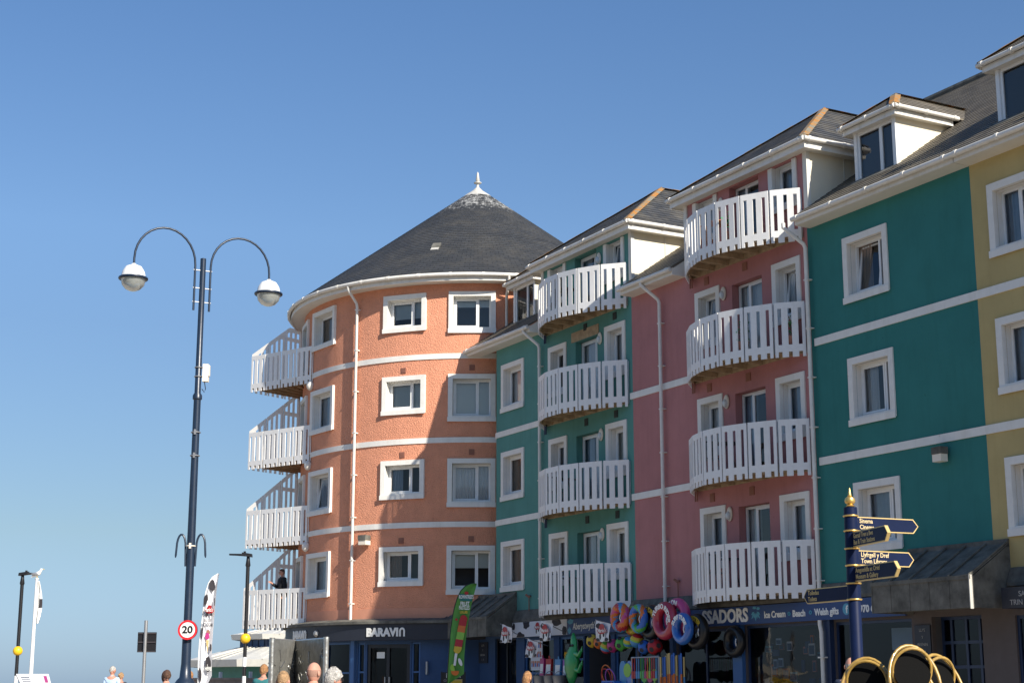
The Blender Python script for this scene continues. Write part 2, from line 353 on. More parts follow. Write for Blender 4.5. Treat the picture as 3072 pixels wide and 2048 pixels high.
def milky(name):
    m = M[name]; n = m.node_tree; L = n.links.new; o = [x for x in n.nodes if x.type == 'OUTPUT_MATERIAL'][0]; src = o.inputs[0].links[0].from_socket
    d = n.nodes.new('ShaderNodeBsdfDiffuse'); d.inputs[0].default_value = (.72,.74,.70,1); tl = n.nodes.new('ShaderNodeBsdfTranslucent'); tl.inputs[0].default_value = (.75,.78,.74,1)
    a = n.nodes.new('ShaderNodeMixShader'); a.inputs[0].default_value = .5; L(d.outputs[0], a.inputs[1]); L(tl.outputs[0], a.inputs[2]); b = n.nodes.new('ShaderNodeMixShader'); b.inputs[0].default_value = .62; L(src, b.inputs[1]); L(a.outputs[0], b.inputs[2]); L(b.outputs[0], o.inputs[0])
milky('glass_lamp')

def courses(mb, poly, row, lift, m=0):
    """lay a sloping polygon as overlapping slate courses: every course is lifted at its lower edge"""
    P = [Vector(p) for p in poly]; n = Vector((0,0,0))
    for a in range(len(P)): n += P[a].cross(P[(a+1) % len(P)])
    n.normalize(); n = n if n.z > 0 else -n
    h = Vector((-n.y, n.x, 0)).normalized(); vv = n.cross(h); vv = vv if vv.z > 0 else -vv
    Q = [(p.dot(h), p.dot(vv)) for p in P]; o = P[0]-h*Q[0][0]-vv*Q[0][1]; v0, v1 = min(q[1] for q in Q), max(q[1] for q in Q)
    def clip(pts, lim, keep_above):
        out = []
        for i in range(len(pts)):
            a, b = pts[i], pts[(i+1) % len(pts)]; ia, ib = (a[1] >= lim) == keep_above or a[1] == lim, (b[1] >= lim) == keep_above or b[1] == lim
            if ia: out.append(a)
            if ia != ib: t = (lim-a[1])/(b[1]-a[1]); out.append((a[0]+(b[0]-a[0])*t, lim))
        return out
    k = 0; v = v0
    while v < v1-1e-4:
        w_ = min(v+row, v1); c = clip(clip(Q, v, True), w_, False)
        if len(c) > 2:
            f = lambda q: o+h*q[0]+vv*q[1]+n*(lift*(1-(q[1]-v)/row)); mb.face([f(q) for q in c], m, [(q[0]+(k % 2)*.15, q[1]-v0) for q in c])
            e = sorted([q for q in c if abs(q[1]-v) < 1e-6])
            if len(e) >= 2 and e[-1][0]-e[0][0] > 1e-4: g = lambda q, l: o+h*q[0]+vv*q[1]+n*l; mb.face([g(e[0],lift), g(e[-1],lift), g(e[-1],-.002), g(e[0],-.002)], m, [(e[0][0],0),(e[-1][0],0),(e[-1][0],.01),(e[0][0],.01)])
        v += row; k += 1

# ---------------------------------------------------------------- wall with openings (flat or curved mapping)
def wallgrid(mb, Mp, x0, x1, z0, z1, holes, dx=99, depth=.22, back=1.1, zcuts=()):
    xs = {x0, x1}; zs = {z0, z1} | set(zcuts)
    for h in holes: xs |= {h[0], h[1]}; zs |= {h[2], h[3]}
    xs = sorted(x for x in xs if x0-1e-6 <= x <= x1+1e-6); zs = sorted(z for z in zs if z0-1e-6 <= z <= z1+1e-6)
    X = []
    for a, b in zip(xs, xs[1:]):
        k = max(1, math.ceil((b-a)/dx)); X += [a+(b-a)*i/k for i in range(k)]
    X.append(xs[-1])
    for a, b in zip(X, X[1:]):
        for c, d in zip(zs, zs[1:]):
            mx, mz = (a+b)/2, (c+d)/2
            if any(h[0] < mx < h[1] and h[2] < mz < h[3] for h in holes): continue
            mb.face([Mp(a,0,c), Mp(b,0,c), Mp(b,0,d), Mp(a,0,d)], 0)
    for h in holes:
        a, b, c, d = h[:4]
        for (ya, yb, mi, e) in ((0, depth, 0, 0), (depth, back, 1, .0)):
            mb.face([Mp(a,ya,c), Mp(a,yb,c), Mp(a,yb,d), Mp(a,ya,d)], mi); mb.face([Mp(b,yb,c), Mp(b,ya,c), Mp(b,ya,d), Mp(b,yb,d)], mi)
            mb.face([Mp(a,ya,c), Mp(b,ya,c), Mp(b,yb,c), Mp(a,yb,c)], mi); mb.face([Mp(a,yb,d), Mp(b,yb,d), Mp(b,ya,d), Mp(a,ya,d)], mi)
        mb.face([Mp(a,back,c), Mp(b,back,c), Mp(b,back,d), Mp(a,back,d)], 1)

# window meshes in a local frame: x across (0 centre), y inward, z up from the outer bottom edge
_wm = {}
def window(parent, loc, rz, w_, h, bars, surround=.15, topband=True, dress='none', open_=False, fy=.2, sill=True, name='window', pull=0):
    key = (w_, h, tuple(bars), surround, topband, dress, open_, fy, sill, pull)
    if key not in _wm:
        d = {}; s = surround; iw, z0, z1 = w_/2-s, s, h-(s if topband else 0)
        if s:
            b = MB(); xs = [-w_/2, -iw, iw, w_/2]; zs = [0, z0, z1, h] if topband else [0, z0, h]
            b.plate(xs, zs, lambda i, j: not (i == 1 and j == 1), -.035, .075)
            for x in (-iw, iw):
                t = .006 if x > 0 else -.006
                b.face([(x-t,.075,z0+.006),(x-t,fy+.06,z0+.006),(x-t,fy+.06,z1-.006),(x-t,.075,z1-.006)])
            b.face([(-iw+.006,.075,z1-.006),(iw-.006,.075,z1-.006),(iw-.006,fy+.06,z1-.006),(-iw+.006,fy+.06,z1-.006)])
            b.face([(-iw+.006,.075,z0+.006),(iw-.006,.075,z0+.006),(iw-.006,fy+.06,z0+.006),(-iw+.006,fy+.06,z0+.006)])
            if sill: b.box(-w_/2-.015, w_/2+.015, -.06, -.037, -.03, .11)
            d['surround'] = b.mesh('surround', 'white_trim', merge=False)
        X0, X1 = -iw+.008, iw-.008; Z0, Z1 = z0+.008, z1-.008
        b = MB(); fr = .055
        cuts = [X0] + [X0+(X1-X0)*t for t in bars] + [X1]
        xs = []; kinds = []
        for i in range(len(cuts)-1):
            a = cuts[i] + (fr if i == 0 else fr/2); e = cuts[i+1] - (fr if i == len(cuts)-2 else fr/2); xs.append((a, e))
        gx = [X0] + [v for p in xs for v in p] + [X1]
        b.plate(gx, [Z0, Z0+fr+.01, Z1-fr, Z1], lambda i, j: not (i % 2 == 1 and j == 1), fy, fy+.06)
        b.box(X0+.02, X1-.02, fy-.05, fy-.002, Z0+.0, Z0+.03)
        b.box(X0+.25, X0+.25+min(.4,(X1-X0)*.3), fy-.012, fy-.001, Z1-fr+.008, Z1-fr+.03)
        d['frame'] = b.mesh('frame', 'upvc')
        sm = MB(); pm = MB(); big = max(range(len(xs)), key=lambda i: xs[i][1]-xs[i][0])
        a, e = xs[big]; zz0, zz1 = Z0+fr+.01, Z1-fr
        tilt = (lambda p: (p[0], p[1]-max(0, zz1-p[2])*.0 - (.0), p[2])) if not open_ else (lambda p: (p[0], p[1]+.0+(p[2]-zz0)*.13, p[2]))
        sm.T = tilt; pm.T = tilt; f2 = .042
        sm.plate([a+.002, a+f2, e-f2, e-.002], [zz0+.002, zz0+f2, zz1-f2, zz1-.002], lambda i, j: not (i == 1 and j == 1), fy-.008, fy+.045)
        d['sash'] = sm.mesh('sash', 'upvc', merge=True)
        pm.face([(a+f2-.005,fy+.02,zz0+f2-.005),(e-f2+.005,fy+.02,zz0+f2-.005),(e-f2+.005,fy+.02,zz1-f2+.005),(a+f2-.005,fy+.02,zz1-f2+.005)])
        pm.T = None
        for i, (a_, e_) in enumerate(xs):
            if i != big: pm.face([(a_-.005,fy+.03,zz0-.005),(e_+.005,fy+.03,zz0-.005),(e_+.005,fy+.03,zz1+.005),(a_-.005,fy+.03,zz1+.005)])
        d['pane'] = pm.mesh('pane', 'glass', merge=False)
        if dress != 'none':
            c = MB(); y = fy+.13
            kind, _, arg = dress.partition(':')
            def cloth(xa, xb, za, zb, amp=.018, wl=.09):
                n = max(2, int((xb-xa)/.02))
                for i in range(n):
                    p, q = xa+(xb-xa)*i/n, xa+(xb-xa)*(i+1)/n
                    f = lambda t: y+amp*sin(t/wl*2*pi)+amp*.5*sin(t*17+1)
                    c.face([(p,f(p),za),(q,f(q),za),(q,f(q),zb),(p,f(p),zb)])
            if kind == 'net': cloth(X0, X1, Z0, Z1); mt, nm = 'curtain_net', 'curtain'
            elif kind == 'drape': cloth(X0, X0+(X1-X0)*.38, Z0, Z1); cloth(X1-(X1-X0)*.12, X1, Z0, Z1); mt, nm = 'curtain_'+(arg or 'net'), 'curtain'
            elif kind == 'full': cloth(X0, X1, Z0, Z1, .012, .14); mt, nm = 'curtain_'+arg, 'curtain'
            elif kind == 'blind':
                fz = float(arg); zb = Z1-(Z1-Z0)*fz
                c.face([(X0,y,zb),(X1,y,zb),(X1,y,Z1),(X0,y,Z1)]); c.box(X0+.01, X1-.01, y-.012, y-.002, zb-.02, zb+.01); mt, nm = 'blind', 'blind'
            d[nm] = c.mesh(nm, mt, merge=False)
        _wm[key] = d
    d = _wm[key]
    o = place(name, d['frame'], parent, loc, (0,0,rz))
    for k, me in d.items():
        if k != 'frame': place(k, me, o)
    return o

# ================================================================ round tower building
TC = Vector((-1.25, 54.95, 0)); TR = 6.1
tower = thing('round_tower_building', 'salmon pink round corner building under a conical slate roof with a small spire', 'building', TC)
def TM(a, y, z): t = R(a); return ((TR-y)*sin(t), -(TR-y)*cos(t), z)
def ring(mb, r0, r1, z0, z1, a0=-180, a1=180, n=120, m=0):
    mb.lathe([(r0,z0),(r1,z0),(r1,z1),(r0,z1),(r0,z0)], (0,0,0), n, m, a0, a1)
LV = [4.38, 7.08, 9.78, 12.48]
holes = []; wins = []
def addw(a, w_, z0, h, bars, dress, op=False):
    ha = math.degrees((w_/2-.105)/TR); holes.append((a-ha, a+ha, z0+.13, z0+h-.13)); wins.append((a, w_, z0, h, bars, dress, op))
mid_d = ['drape:brown', 'drape:blue', 'blind:.96', 'blind:.62']; right_d = ['blind:.42', 'net', 'blind:.93', 'blind:.26']; left_d = ['full:blue', 'drape:blue', 'full:blue', 'drape:brown']
mz = [(4.66,1.19),(7.35,1.2),(10.03,1.21),(12.70,1.20)]; rz_ = [(4.38,1.47),(7.06,1.49),(9.74,1.49),(12.58,1.33)]; lz = [(4.42,1.43),(7.1,1.45),(9.8,1.46),(12.65,1.31)]
for i in range(4):
    addw(-21.05, 1.50, mz[i][0], mz[i][1], [.67], mid_d[i]); addw(-.15, 1.50, rz_[i][0], rz_[i][1], [.66], right_d[i]); addw(-56, 1.60, lz[i][0], lz[i][1], [.78], left_d[i], i == 1)
    addw(-75, 1.35, [4.0,6.7,9.4,12.05][i], 1.85, [], 'none')
mb = MB(); wallgrid(mb, TM, -180, 180, 3.62, 14.25, holes, dx=2, depth=.3, back=.9); mb.build('wall', ['salmon_dash', 'room_dark'], tower, smooth=True, ang=30)
for (a, w_, z0, h, bars, dress, op) in wins:
    t = R(a); rr = TR*cos(R(math.degrees(w_/2/TR)))+.045
    window(tower, (rr*sin(t), -rr*cos(t), z0), t, w_, h, bars, dress=dress, open_=op, fy=.24)
for z in (6.42, 9.05, 11.73):
    mb = MB(); ring(mb, TR-.02, TR+.03, z, z+.17); mb.build('string_course', 'white_trim', tower, smooth=True, ang=30)
mb = MB(); ring(mb, TR-.02, TR+.012, 3.62, 3.97); mb.build('plinth_band', 'salmon_smooth', tower, smooth=True, ang=30)
mb = MB(); ring(mb, TR-.02, 6.56, 14.18, 14.2); mb.build('soffit', 'soffit', tower, smooth=True, ang=30)
mb = MB(); ring(mb, 6.54, 6.575, 14.16, 14.33); mb.build('fascia_board', 'gutter_white', tower, smooth=True, ang=30)
mb = MB(); mb.torus((0,0,14.34), 6.66, .062, (0,0,1), 120, 10)
for i in range(40):
    t = R(-180+9*i+3); p = Vector((6.66*sin(t), -6.66*cos(t), 14.34)); q = Vector((cos(t), sin(t), 0))
    mb.tube([p-q*.05, p+q*.05], .072, 10)
mb.build('gutter', 'gutter_white', tower, smooth=True)
mb = MB(); NR = 46; pf = [(6.72,14.34)]
for i in range(NR):
    t0, t1 = i/NR, (i+1)/NR; pf += [(6.70-6.2*t0+.005, 14.37+4.6*t0+.008), (6.70-6.2*t1, 14.37+4.6*t1)]
mb.lathe(pf, (0,0,0), 96, uvr=5.0); roof = mb.build('roof', 'slate_dark', tower, smooth=True, ang=12)
mb = MB(); mb.lathe([(.60,18.90),(.44,19.03),(.2,19.2),(.06,19.34),(.045,19.44)], n=24); mb.build('lead_cap', 'lead_pale', tower, smooth=True)
mb = MB(); mb.lathe([(.05,19.42),(.045,19.47),(.14,19.50),(.14,19.53),(.05,19.56),(.075,19.6),(.035,19.88),(.012,19.93),(0,19.94)], n=20); mb.build('finial', 'lead_pale', tower, smooth=True)
mb = MB(); t = R(-15.3); r0 = 4.95
def onc(x, d, up): rr = 4.97-d; q = Vector((rr*sin(t)+x*cos(t), -rr*cos(t)+x*sin(t), 15.62+d*.755)); n = Vector((sin(t)*.6, -cos(t)*.6, .8)); return q+n*up
mb.prism([onc(-.13,0,.0),onc(.13,0,.0),onc(.13,.16,.0),onc(-.13,.16,.0)], onc(0,0,.02)-onc(0,0,-.03)); vt = mb.build('roof_vent', 'lead_pale', tower); mb = MB(); mb.prism([onc(-.14,.12,.03),onc(.14,.12,.03),onc(.14,.34,.05),onc(-.14,.34,.05)], Vector((0,0,.06)))
mb.build('hood', 'lead', vt)
def cbox(mb, a, r0, r1, hw, z0, z1, m=0):
    t = R(a); f = lambda x, r, z: (r*sin(t)+x*cos(t), -r*cos(t)+x*sin(t), z)
    mb.prism([f(-hw,r0,z0),f(hw,r0,z0),f(hw,r1,z0),f(-hw,r1,z0)], (0,0,z1-z0), m)
for a, z in ((-21.1,6.03),(-21.1,8.72),(-21.1,11.42),(-.1,6.05),(-.1,8.75),(-.1,11.43)):
    mb = MB(); cbox(mb, a, TR-.02, TR+.02, .085, z-.09, z+.09); 
    for k in range(4): cbox(mb, a, TR+.02, TR+.03, .07, z-.075+k*.04, z-.055+k*.04)
    mb.build('air_vent', 'brick_vent', tower)
def pipe_on_tower(a, ztop, zbot, gut=True):
    mb = MB(); t = R(a); P = lambda r, z: (r*sin(t), -r*cos(t), z)
    pts = [P(TR+.11, zbot), P(TR+.11, ztop-.62), P(TR+.14, ztop-.5), P(TR+.5, ztop-.18), P(TR+.55, ztop-.1), P(TR+.56, ztop)]
    mb.tube(pts, .046, 12)
    z = zbot+.5
    while z < ztop-.7: cbox(mb, a, TR, TR+.16, .056, z-.018, z+.018); z += 1.35
    mb.build('downpipe', 'gutter_white', tower, smooth=True)
pipe_on_tower(-37.7, 14.3, 3.64); pipe_on_tower(10, 14.3, 12.2)
# floodlight
fl = MB(); cbox(fl, -32.6, TR, TR+.05, .08, 6.0, 6.25); cbox(fl, -32.6, TR+.05, TR+.32, .15, 6.08, 6.24); f_ = fl.build('floodlight', 'lead', tower)
fl = MB(); cbox(fl, -32.6, TR+.04, TR+.30, .14, 5.94, 6.078); fl.build('lens', 'cream_box', f_)
# four corner balconies on the seaward side
B0 = Vector((-9.09, 53.95, 0))-TC; N0 = Vector((-6.74, 52.16, 0))-TC; FD = Vector((.61, .79, 0)); ND = (N0-B0)/4
def panel_cells(L): return [0, .105*L, .105*L+.088, .37*L+.02, .37*L+.108, .665*L, .665*L+.088, L-.0]
def panel_mesh(L, h=1.27):
    s = L/7.9; g = s*.95; xs = [0, s*1.0, s*1.0+g, s*2.7+.0, 0, 0, 0, L]
    wslot = .085; slat = (L-3*wslot-2*.075)/2; xs = [0, .075, .075+wslot, .075+wslot+slat, .075+2*wslot+slat, .075+2*wslot+2*slat, .075+3*wslot+2*slat, L]
    zs = [-h, -h+.125, -h+.285, -.14, 0]; b = MB()
    b.plate(xs, zs, lambda i, j: not (i in (1,3,5) and j in (0,2)), -.012, .012); return b.mesh('railing_panel', 'balcony_white')
PM = panel_mesh(.695); PN = panel_mesh(.69)
def tower_balcony(zt):
    fl = MB(); c0 = N0; deck = [B0*1.0, N0, Vector((-5.2,-2.4,0)), Vector((-5.0,-.5,0)), B0+FD*2.4]
    deck = [Vector((p.x, p.y, zt-1.04)) for p in deck]; fl.prism(deck, (0,0,.05))
    for k in range(1, 6):
        p = B0+(N0-B0)*(k/6.)*.98; q = p + FD*2.2*(1-.35*k/6); p = p+FD*.08
        if (q-Vector((0,0,0))).length < 5.9: q = q.normalized()*5.95
        fl.prism([(p.x,p.y,zt-1.2),(p.x+.05,p.y,zt-1.2),(q.x+.05,q.y,zt-1.2),(q.x,q.y,zt-1.2)], (0,0,.155))
    a = N0.lerp(B0, .02)+FD*.05; b = B0+FD*.05; nn = FD*.05
    for (p, q, n_) in ((a, b, FD*.05), (B0-ND.normalized()*-.05, B0-ND.normalized()*-.05+FD*2.3, ND.normalized()*.05)):
        fl.prism([(p.x,p.y,zt-1.17),(q.x,q.y,zt-1.17),(q.x+n_.x,q.y+n_.y,zt-1.17),(p.x+n_.x,p.y+n_.y,zt-1.17)], (0,0,.12))
    bal = fl.build('balcony', 'timber', tower)
    rz = math.atan2(ND.y, ND.x)
    for k in range(4): place('railing_panel', PN, bal, B0+ND*k+ND.normalized()*.018+Vector((0,0,zt)), (0,0,rz))
    fz = math.atan2(FD.y, FD.x); cs, sn = cos(fz), sin(fz)
    for k in range(3):       # tall privacy screen, its head rising to the wall
        b = MB(T=lambda p: (B0.x+p[0]*cs-p[1]*sn, B0.y+p[0]*sn+p[1]*cs, zt+p[2])); t0 = .02+k*.8; L = .76
        top = lambda t: .06+.73*t if zt < 12 else min(.06+.73*t, 1.36)
        cols = [0, .08, .19, .31, .42, .54, .65, L]
        for i in range(7):
            a, e = t0+cols[i], t0+cols[i+1]; za, ze = top(a), top(e)
            def pr(z00, z01, z10, z11): b.face([(a,-.0,z00),(e,-.0,z01),(e,-.0,z11),(a,-.0,z10)])
            if i % 2 == 0: pr(-1.27, -1.27, za, ze)
            else:
                pr(-1.145,-1.145,-.985,-.985); pr(za-.17, ze-.17, za, ze)
                if min(za, ze) > 1.0: pr(.86,.86,1.0,1.0)
                if min(za,ze) > .2 and k == 0: pass
        b.build('privacy_screen', 'screen_white' if k < 2 or zt > 12 else 'screen_stained', bal)
    for p in [B0+ND*k for k in range(5)]: b = MB(); b.tube([(p.x+FD.x*.03,p.y+FD.y*.03,zt-1.2),(p.x+FD.x*.03,p.y+FD.y*.03,zt-.02)], .014, 6); b.build('post', 'white_paint', bal)
    for t in (.79, 1.59, 2.40): b = MB(); p = B0+FD*t; b.tube([(p.x,p.y,zt-1.2),(p.x,p.y,zt+ .05+.73*t)], .018, 6); b.build('post', 'white_paint', bal)
    b = MB(); q = N0.normalized()*(TR+.12); b.ball((q.x,q.y+.1,zt-1.35), .13, sc=(1,1,1.3)); b.build('bracket', 'gutter_white', bal, smooth=True)
streaks(mat('screen_stained', (.78,.71,.60), .7, var=.1, vscale=6, col2=(.86,.84,.80)), .4, (.6,.42,.26))
mat('screen_white', (.86,.84,.80), .6, var=.03)
for nm_ in ('screen_white', 'screen_stained'):       # thin translucent sheet: daylight from the sea side glows through
    n_m = M[nm_].node_tree; ou = [x for x in n_m.nodes if x.type == 'OUTPUT_MATERIAL'][0]; pb = n_m.nodes['Principled BSDF']; tl_ = n_m.nodes.new('ShaderNodeBsdfTranslucent'); ms = n_m.nodes.new('ShaderNodeMixShader'); ms.inputs[0].default_value = .5
    lk = pb.inputs['Base Color'].links; tl_.inputs[0].default_value = (.92,.90,.86,1)
    if lk: n_m.links.new(lk[0].from_socket, tl_.inputs[0])
    n_m.links.new(pb.outputs[0], ms.inputs[1]); n_m.links.new(tl_.outputs[0], ms.inputs[2]); n_m.links.new(ms.outputs[0], ou.inputs[0])
for zt in (4.77, 7.46, 10.15, 12.85): tower_balcony(zt)
# ground floor of the tower: bar front
gh = [(-49.2,-38.6,.5,2.95),(-35.4,-32.9,.5,2.93),(-32.0,-17.8,.2,2.88),(-17.3,-14.7,.5,2.93)]
mb = MB(); wallgrid(mb, TM, -180, 180, 0, 3.0, gh, dx=2, depth=.12, back=2.0); mb.build('shop_wall', ['shop_blue', 'room_dark'], tower, smooth=True, ang=30)
mb = MB(); ring(mb, TR-.02, 6.45, 3.0, 3.49); mb.build('shop_fascia', 'fascia_navy', tower, smooth=True, ang=30)
mb = MB(); mb.lathe([(6.08,3.66),(6.2,3.655),(6.53,3.57),(6.53,3.49),(6.40,3.488)], n=120); mb.build('ledge', 'lead', tower, smooth=True, ang=30)
def tw(a0, r, z0): return lambda p: ((r+p[2])*sin(R(a0)+p[0]/r), -(r+p[2])*cos(R(a0)+p[0]/r), z0+p[1])
def baravin(a0, sx):
    T = tw(a0, 6.455, 3.235); o = text(tower, 'BARAVI', .335, lambda p: T((p[0]-.66*sx, p[1], p[2])), 'lettering_white', .012, .018, sx=1.0*sx, align='LEFT', name='sign_lettering', fit=True)
    b = MB(); pts = [(.49,-.135),(.49,.02)]+[(.585-.095*cos(R(t)), .02+.115*sin(R(t))) for t in range(15, 180, 15)]+[(.68,.02),(.68,-.135)]
    inn = [(.545,-.135),(.545,.02)]+[(.585-.04*cos(R(t)), .02+.06*sin(R(t))) for t in range(15, 180, 15)]+[(.625,.02),(.625,-.135)]
    for i in range(len(pts)-1):
        q = [pts[i], pts[i+1], inn[i+1], inn[i]]; q = [(x*sx, y) for x, y in q]
        b.face([T((x, y, .024)) for x, y in q]); b.face([T((*q[0],.024)), T((*q[1],.024)), T((*q[1],0)), T((*q[0],0))]); b.face([T((*q[2],.024)), T((*q[3],.024)), T((*q[3],0)), T((*q[2],0))])
    b.build('last_letter', 'lettering_white', o)
baravin(-24.1, 1.0); baravin(-60.5, .82)
b = MB(); t = R(-49.9); b.lathe([(0,0),(.12,0),(.12,.02),(.07,.09),(0,.1)], n=6); 
for i, v in enumerate(b.v): b.v[i] = Vector(((6.45+v.z)*sin(t)+v.x*cos(t), -(6.45+v.z)*cos(t)+v.x*sin(t), 3.25+v.y))
b.build('bulkhead_light', 'steel_grey', tower)
def cwin(a0, a1, z0, z1, rails=(), vs=(), r=TR-.06, mt='frame_blue', fw=.05):
    b = MB(); g = math.degrees(fw/TR)
    for (x, y) in ((a0, a0+g), (a1-g, a1)): ring(b, r-.05, r+.03, z0, z1, x, y, 1)
    for v in vs: ring(b, r-.05, r+.03, z0, z1, v-g/2, v+g/2, 1)
    for z in (z0, z1-fw)+tuple(rails): ring(b, r-.05, r+.028, z, z+fw, a0+g, a1-g, 6)
    f = b.build('shop_window', mt, tower)
    b = MB(); b.lathe([(r-.01,z0+fw),(r-.01,z1-fw)], n=6, a0=a0+g, a1=a1-g); b.build('pane', 'shop_glass', f, merge=False)
    return f
mat('frame_bright', (.04,.12,.30), .4)
cwin(-49.2,-38.6,.5,2.95,(2.0,),mt='frame_bright'); cwin(-35.4,-32.9,.5,2.93,(2.02,),mt='frame_bright'); cwin(-17.3,-14.7,.5,2.93,(2.02,),mt='frame_bright')
dr = cwin(-32,-17.8,.2,2.88,(),(-24.9,),mt='dark_door',fw=.11); b = MB()
for a in (-25.6,-24.2): cbox(b, a, TR-.03, TR+.03, .015, 1.3, 1.9)
b.build('handle', 'steel_grey', dr); b = MB(); ring(b, TR-.06, TR-.055, 2.46, 2.65, -28.9, -26.2, 2); b.build('notice', 'lettering_white', dr)
b = MB(); ring(b, TR+.0, TR+.09, .2, 3.0, -37.6, -36.2, 2); b.build('corner_post', 'frame_bright', tower)
b = MB(); t = R(-12.4); b.tube([((TR+.1)*sin(t),-(TR+.1)*cos(t),1.97),((TR+.1)*sin(t),-(TR+.1)*cos(t),2.35)], .04, 10); b.build('wall_light', 'steel_grey', tower, smooth=True)

# ================================================================ the terrace
M_ROOF = .7
def rz(o): return 12.3 - M_ROOF*o        # roof height at offset o from the facade (outwards positive)
def house(name, label, s0):
    o = thing(name, label, 'building', W(s0, 0, 0), THETA); o['s0'] = s0; return o
def LT(s0): return lambda p: (p[0]-s0, p[1], p[2])
HA = house('terrace_house', 'pale teal terrace house between the salmon round tower and the pink house', 0.0)
HP = house('terrace_house', 'dusty pink terrace house with four curved white balconies between two teal houses', 8.03)
HB = house('terrace_house', 'deep teal terrace house with flat front, one roof dormer and no balconies', 15.43)
HY = house('terrace_house', 'mustard yellow terrace house at the right edge of the photo', 20.53)
FM = lambda x, y, z: (x, y, z)
def FA(x, y, z):        # teal A: wall turns in to meet the tower
    if x >= .38: return (x, y, z)
    L = .38*pi/2; d = .38-x; ph = min(d/.38, pi/2); e = max(0, d-L); r = .38-y
    return (.38-r*sin(ph), .38-r*cos(ph)+e, z)
def hole_for(sc, w_, z0, h, top=True): return (sc-w_/2+.142, sc+w_/2-.142, z0+.142, z0+h-(.142 if top else 0))
BT = [4.755, 7.437, 10.12, 12.80]        # balcony rail tops
def lower_wall(H, mt, sa, sb, mp, holes, bay=None, z0=3.4):
    s0 = H['s0']; b = MB(T=LT(s0))
    wallgrid(b, mp, sa, sb, z0, 11.79, [h for h in holes if h[3] < 11.79], dx=.12 if sa < 0 else 99, depth=.2, back=1.1)
    if bay:
        ba, bb = bay; hs = [h for h in holes if h[3] > 11.79]
        wallgrid(b, FM, ba, bb, 11.79, 13.64, hs, depth=.2, back=1.1)
    b.build('wall', [mt, 'room_dark'], H)
def bay_holes(c):
    hs = []
    for i in range(3):
        z = [4.38, 7.08, 9.78][i]
        hs += [hole_for(c-1.56, 1.04, z, 1.46), hole_for(c+1.565, 1.05, z, 1.46)]
        hs.append((c-.55, c+.63, BT[i]-1.0, [5.74,8.44,11.12][i]))
    hs += [(c-1.56-.38, c-1.56+.38, 12.60, 13.58), (c+1.565-.385, c+1.565+.385, 12.60, 13.58), (c-.55, c+.63, 11.79, 13.58)]
    return hs
def bay_windows(H, c, bars, dress, opens=()):
    s0 = H['s0']
    for i in range(4):
        z = [4.38, 7.08, 9.78, 12.46][i]; h = 1.46 if i < 3 else 1.12
        for k, x in enumerate((c-1.56, c+1.565)):
            window(H, (x-s0, 0, z), 0, 1.04+.01*k, h, [], topband=i < 3, dress=dress[(i*2+k) % len(dress)], open_=(i, k) in opens)
        zt = [5.74,8.44,11.12,13.58][i]; zb = BT[i]-1.0
        window(H, (c+.04-s0, 0, zb), 0, 1.18, zt-zb, bars, surround=0, dress=['drape:net','drape:blue','net','drape:blue'][i], name='balcony_door', open_=False)
def air_vent(H, s, z, mt):
    b = MB(T=LT(H['s0'])); b.box(s-.09, s+.09, -.02, .03, z-.1, z+.1)
    for k in range(4): b.box(s-.075, s+.075, -.028, -.02, z-.08+k*.045, z-.06+k*.045)
    b.build('air_vent', mt, H)
def wall_light(H, s, z):
    b = MB(T=LT(H['s0'])); b.ball((s, -.03, z), .13, sc=(.78,.38,1.35)); l = b.build('wall_light', 'cream_box', H, smooth=True)
    b = MB(T=LT(H['s0'])); b.ball((s, -.07, z-.04), .095, sc=(.8,.7,1.1)); b.build('lamp_glass', 'glass_globe', l, smooth=True)
def downpipe(H, s, ztop, zbot, eo=.5):
    b = MB(T=LT(H['s0'])); o = .11
    b.tube([(s,-o,zbot),(s,-o,ztop-.62),(s-.03,-o-.02,ztop-.52),(s-.22,-eo+.06,ztop-.2),(s-.27,-eo,ztop-.12),(s-.27,-eo,ztop-.02)], .046, 12)
    z = zbot+.45
    while z < ztop-.7: b.box(s-.066, s+.066, -.15, 0, z-.012, z+.012); b.tube([(s,-o,z-.03),(s,-o,z+.03)], .051, 12); z += 1.12
    b.build('downpipe', 'gutter_white', H, smooth=True)
def gutter_run(H, pts, name='gutter', r=.058, br=1.05):
    b = MB(T=LT(H['s0']))
    for p, q in zip(pts, pts[1:]):
        p, q = Vector(p), Vector(q); d = q-p; L = d.length; d.normalize(); b.tube([p, q], r, 12)
        n = max(1, int(L/br))
        for i in range(n+1):
            c = p+d*(L*(i+.15)/(n+.3)); b.tube([c-d*.035, c+d*.035], r+.012, 12)
    b.build(name, 'gutter_white', H, smooth=True)
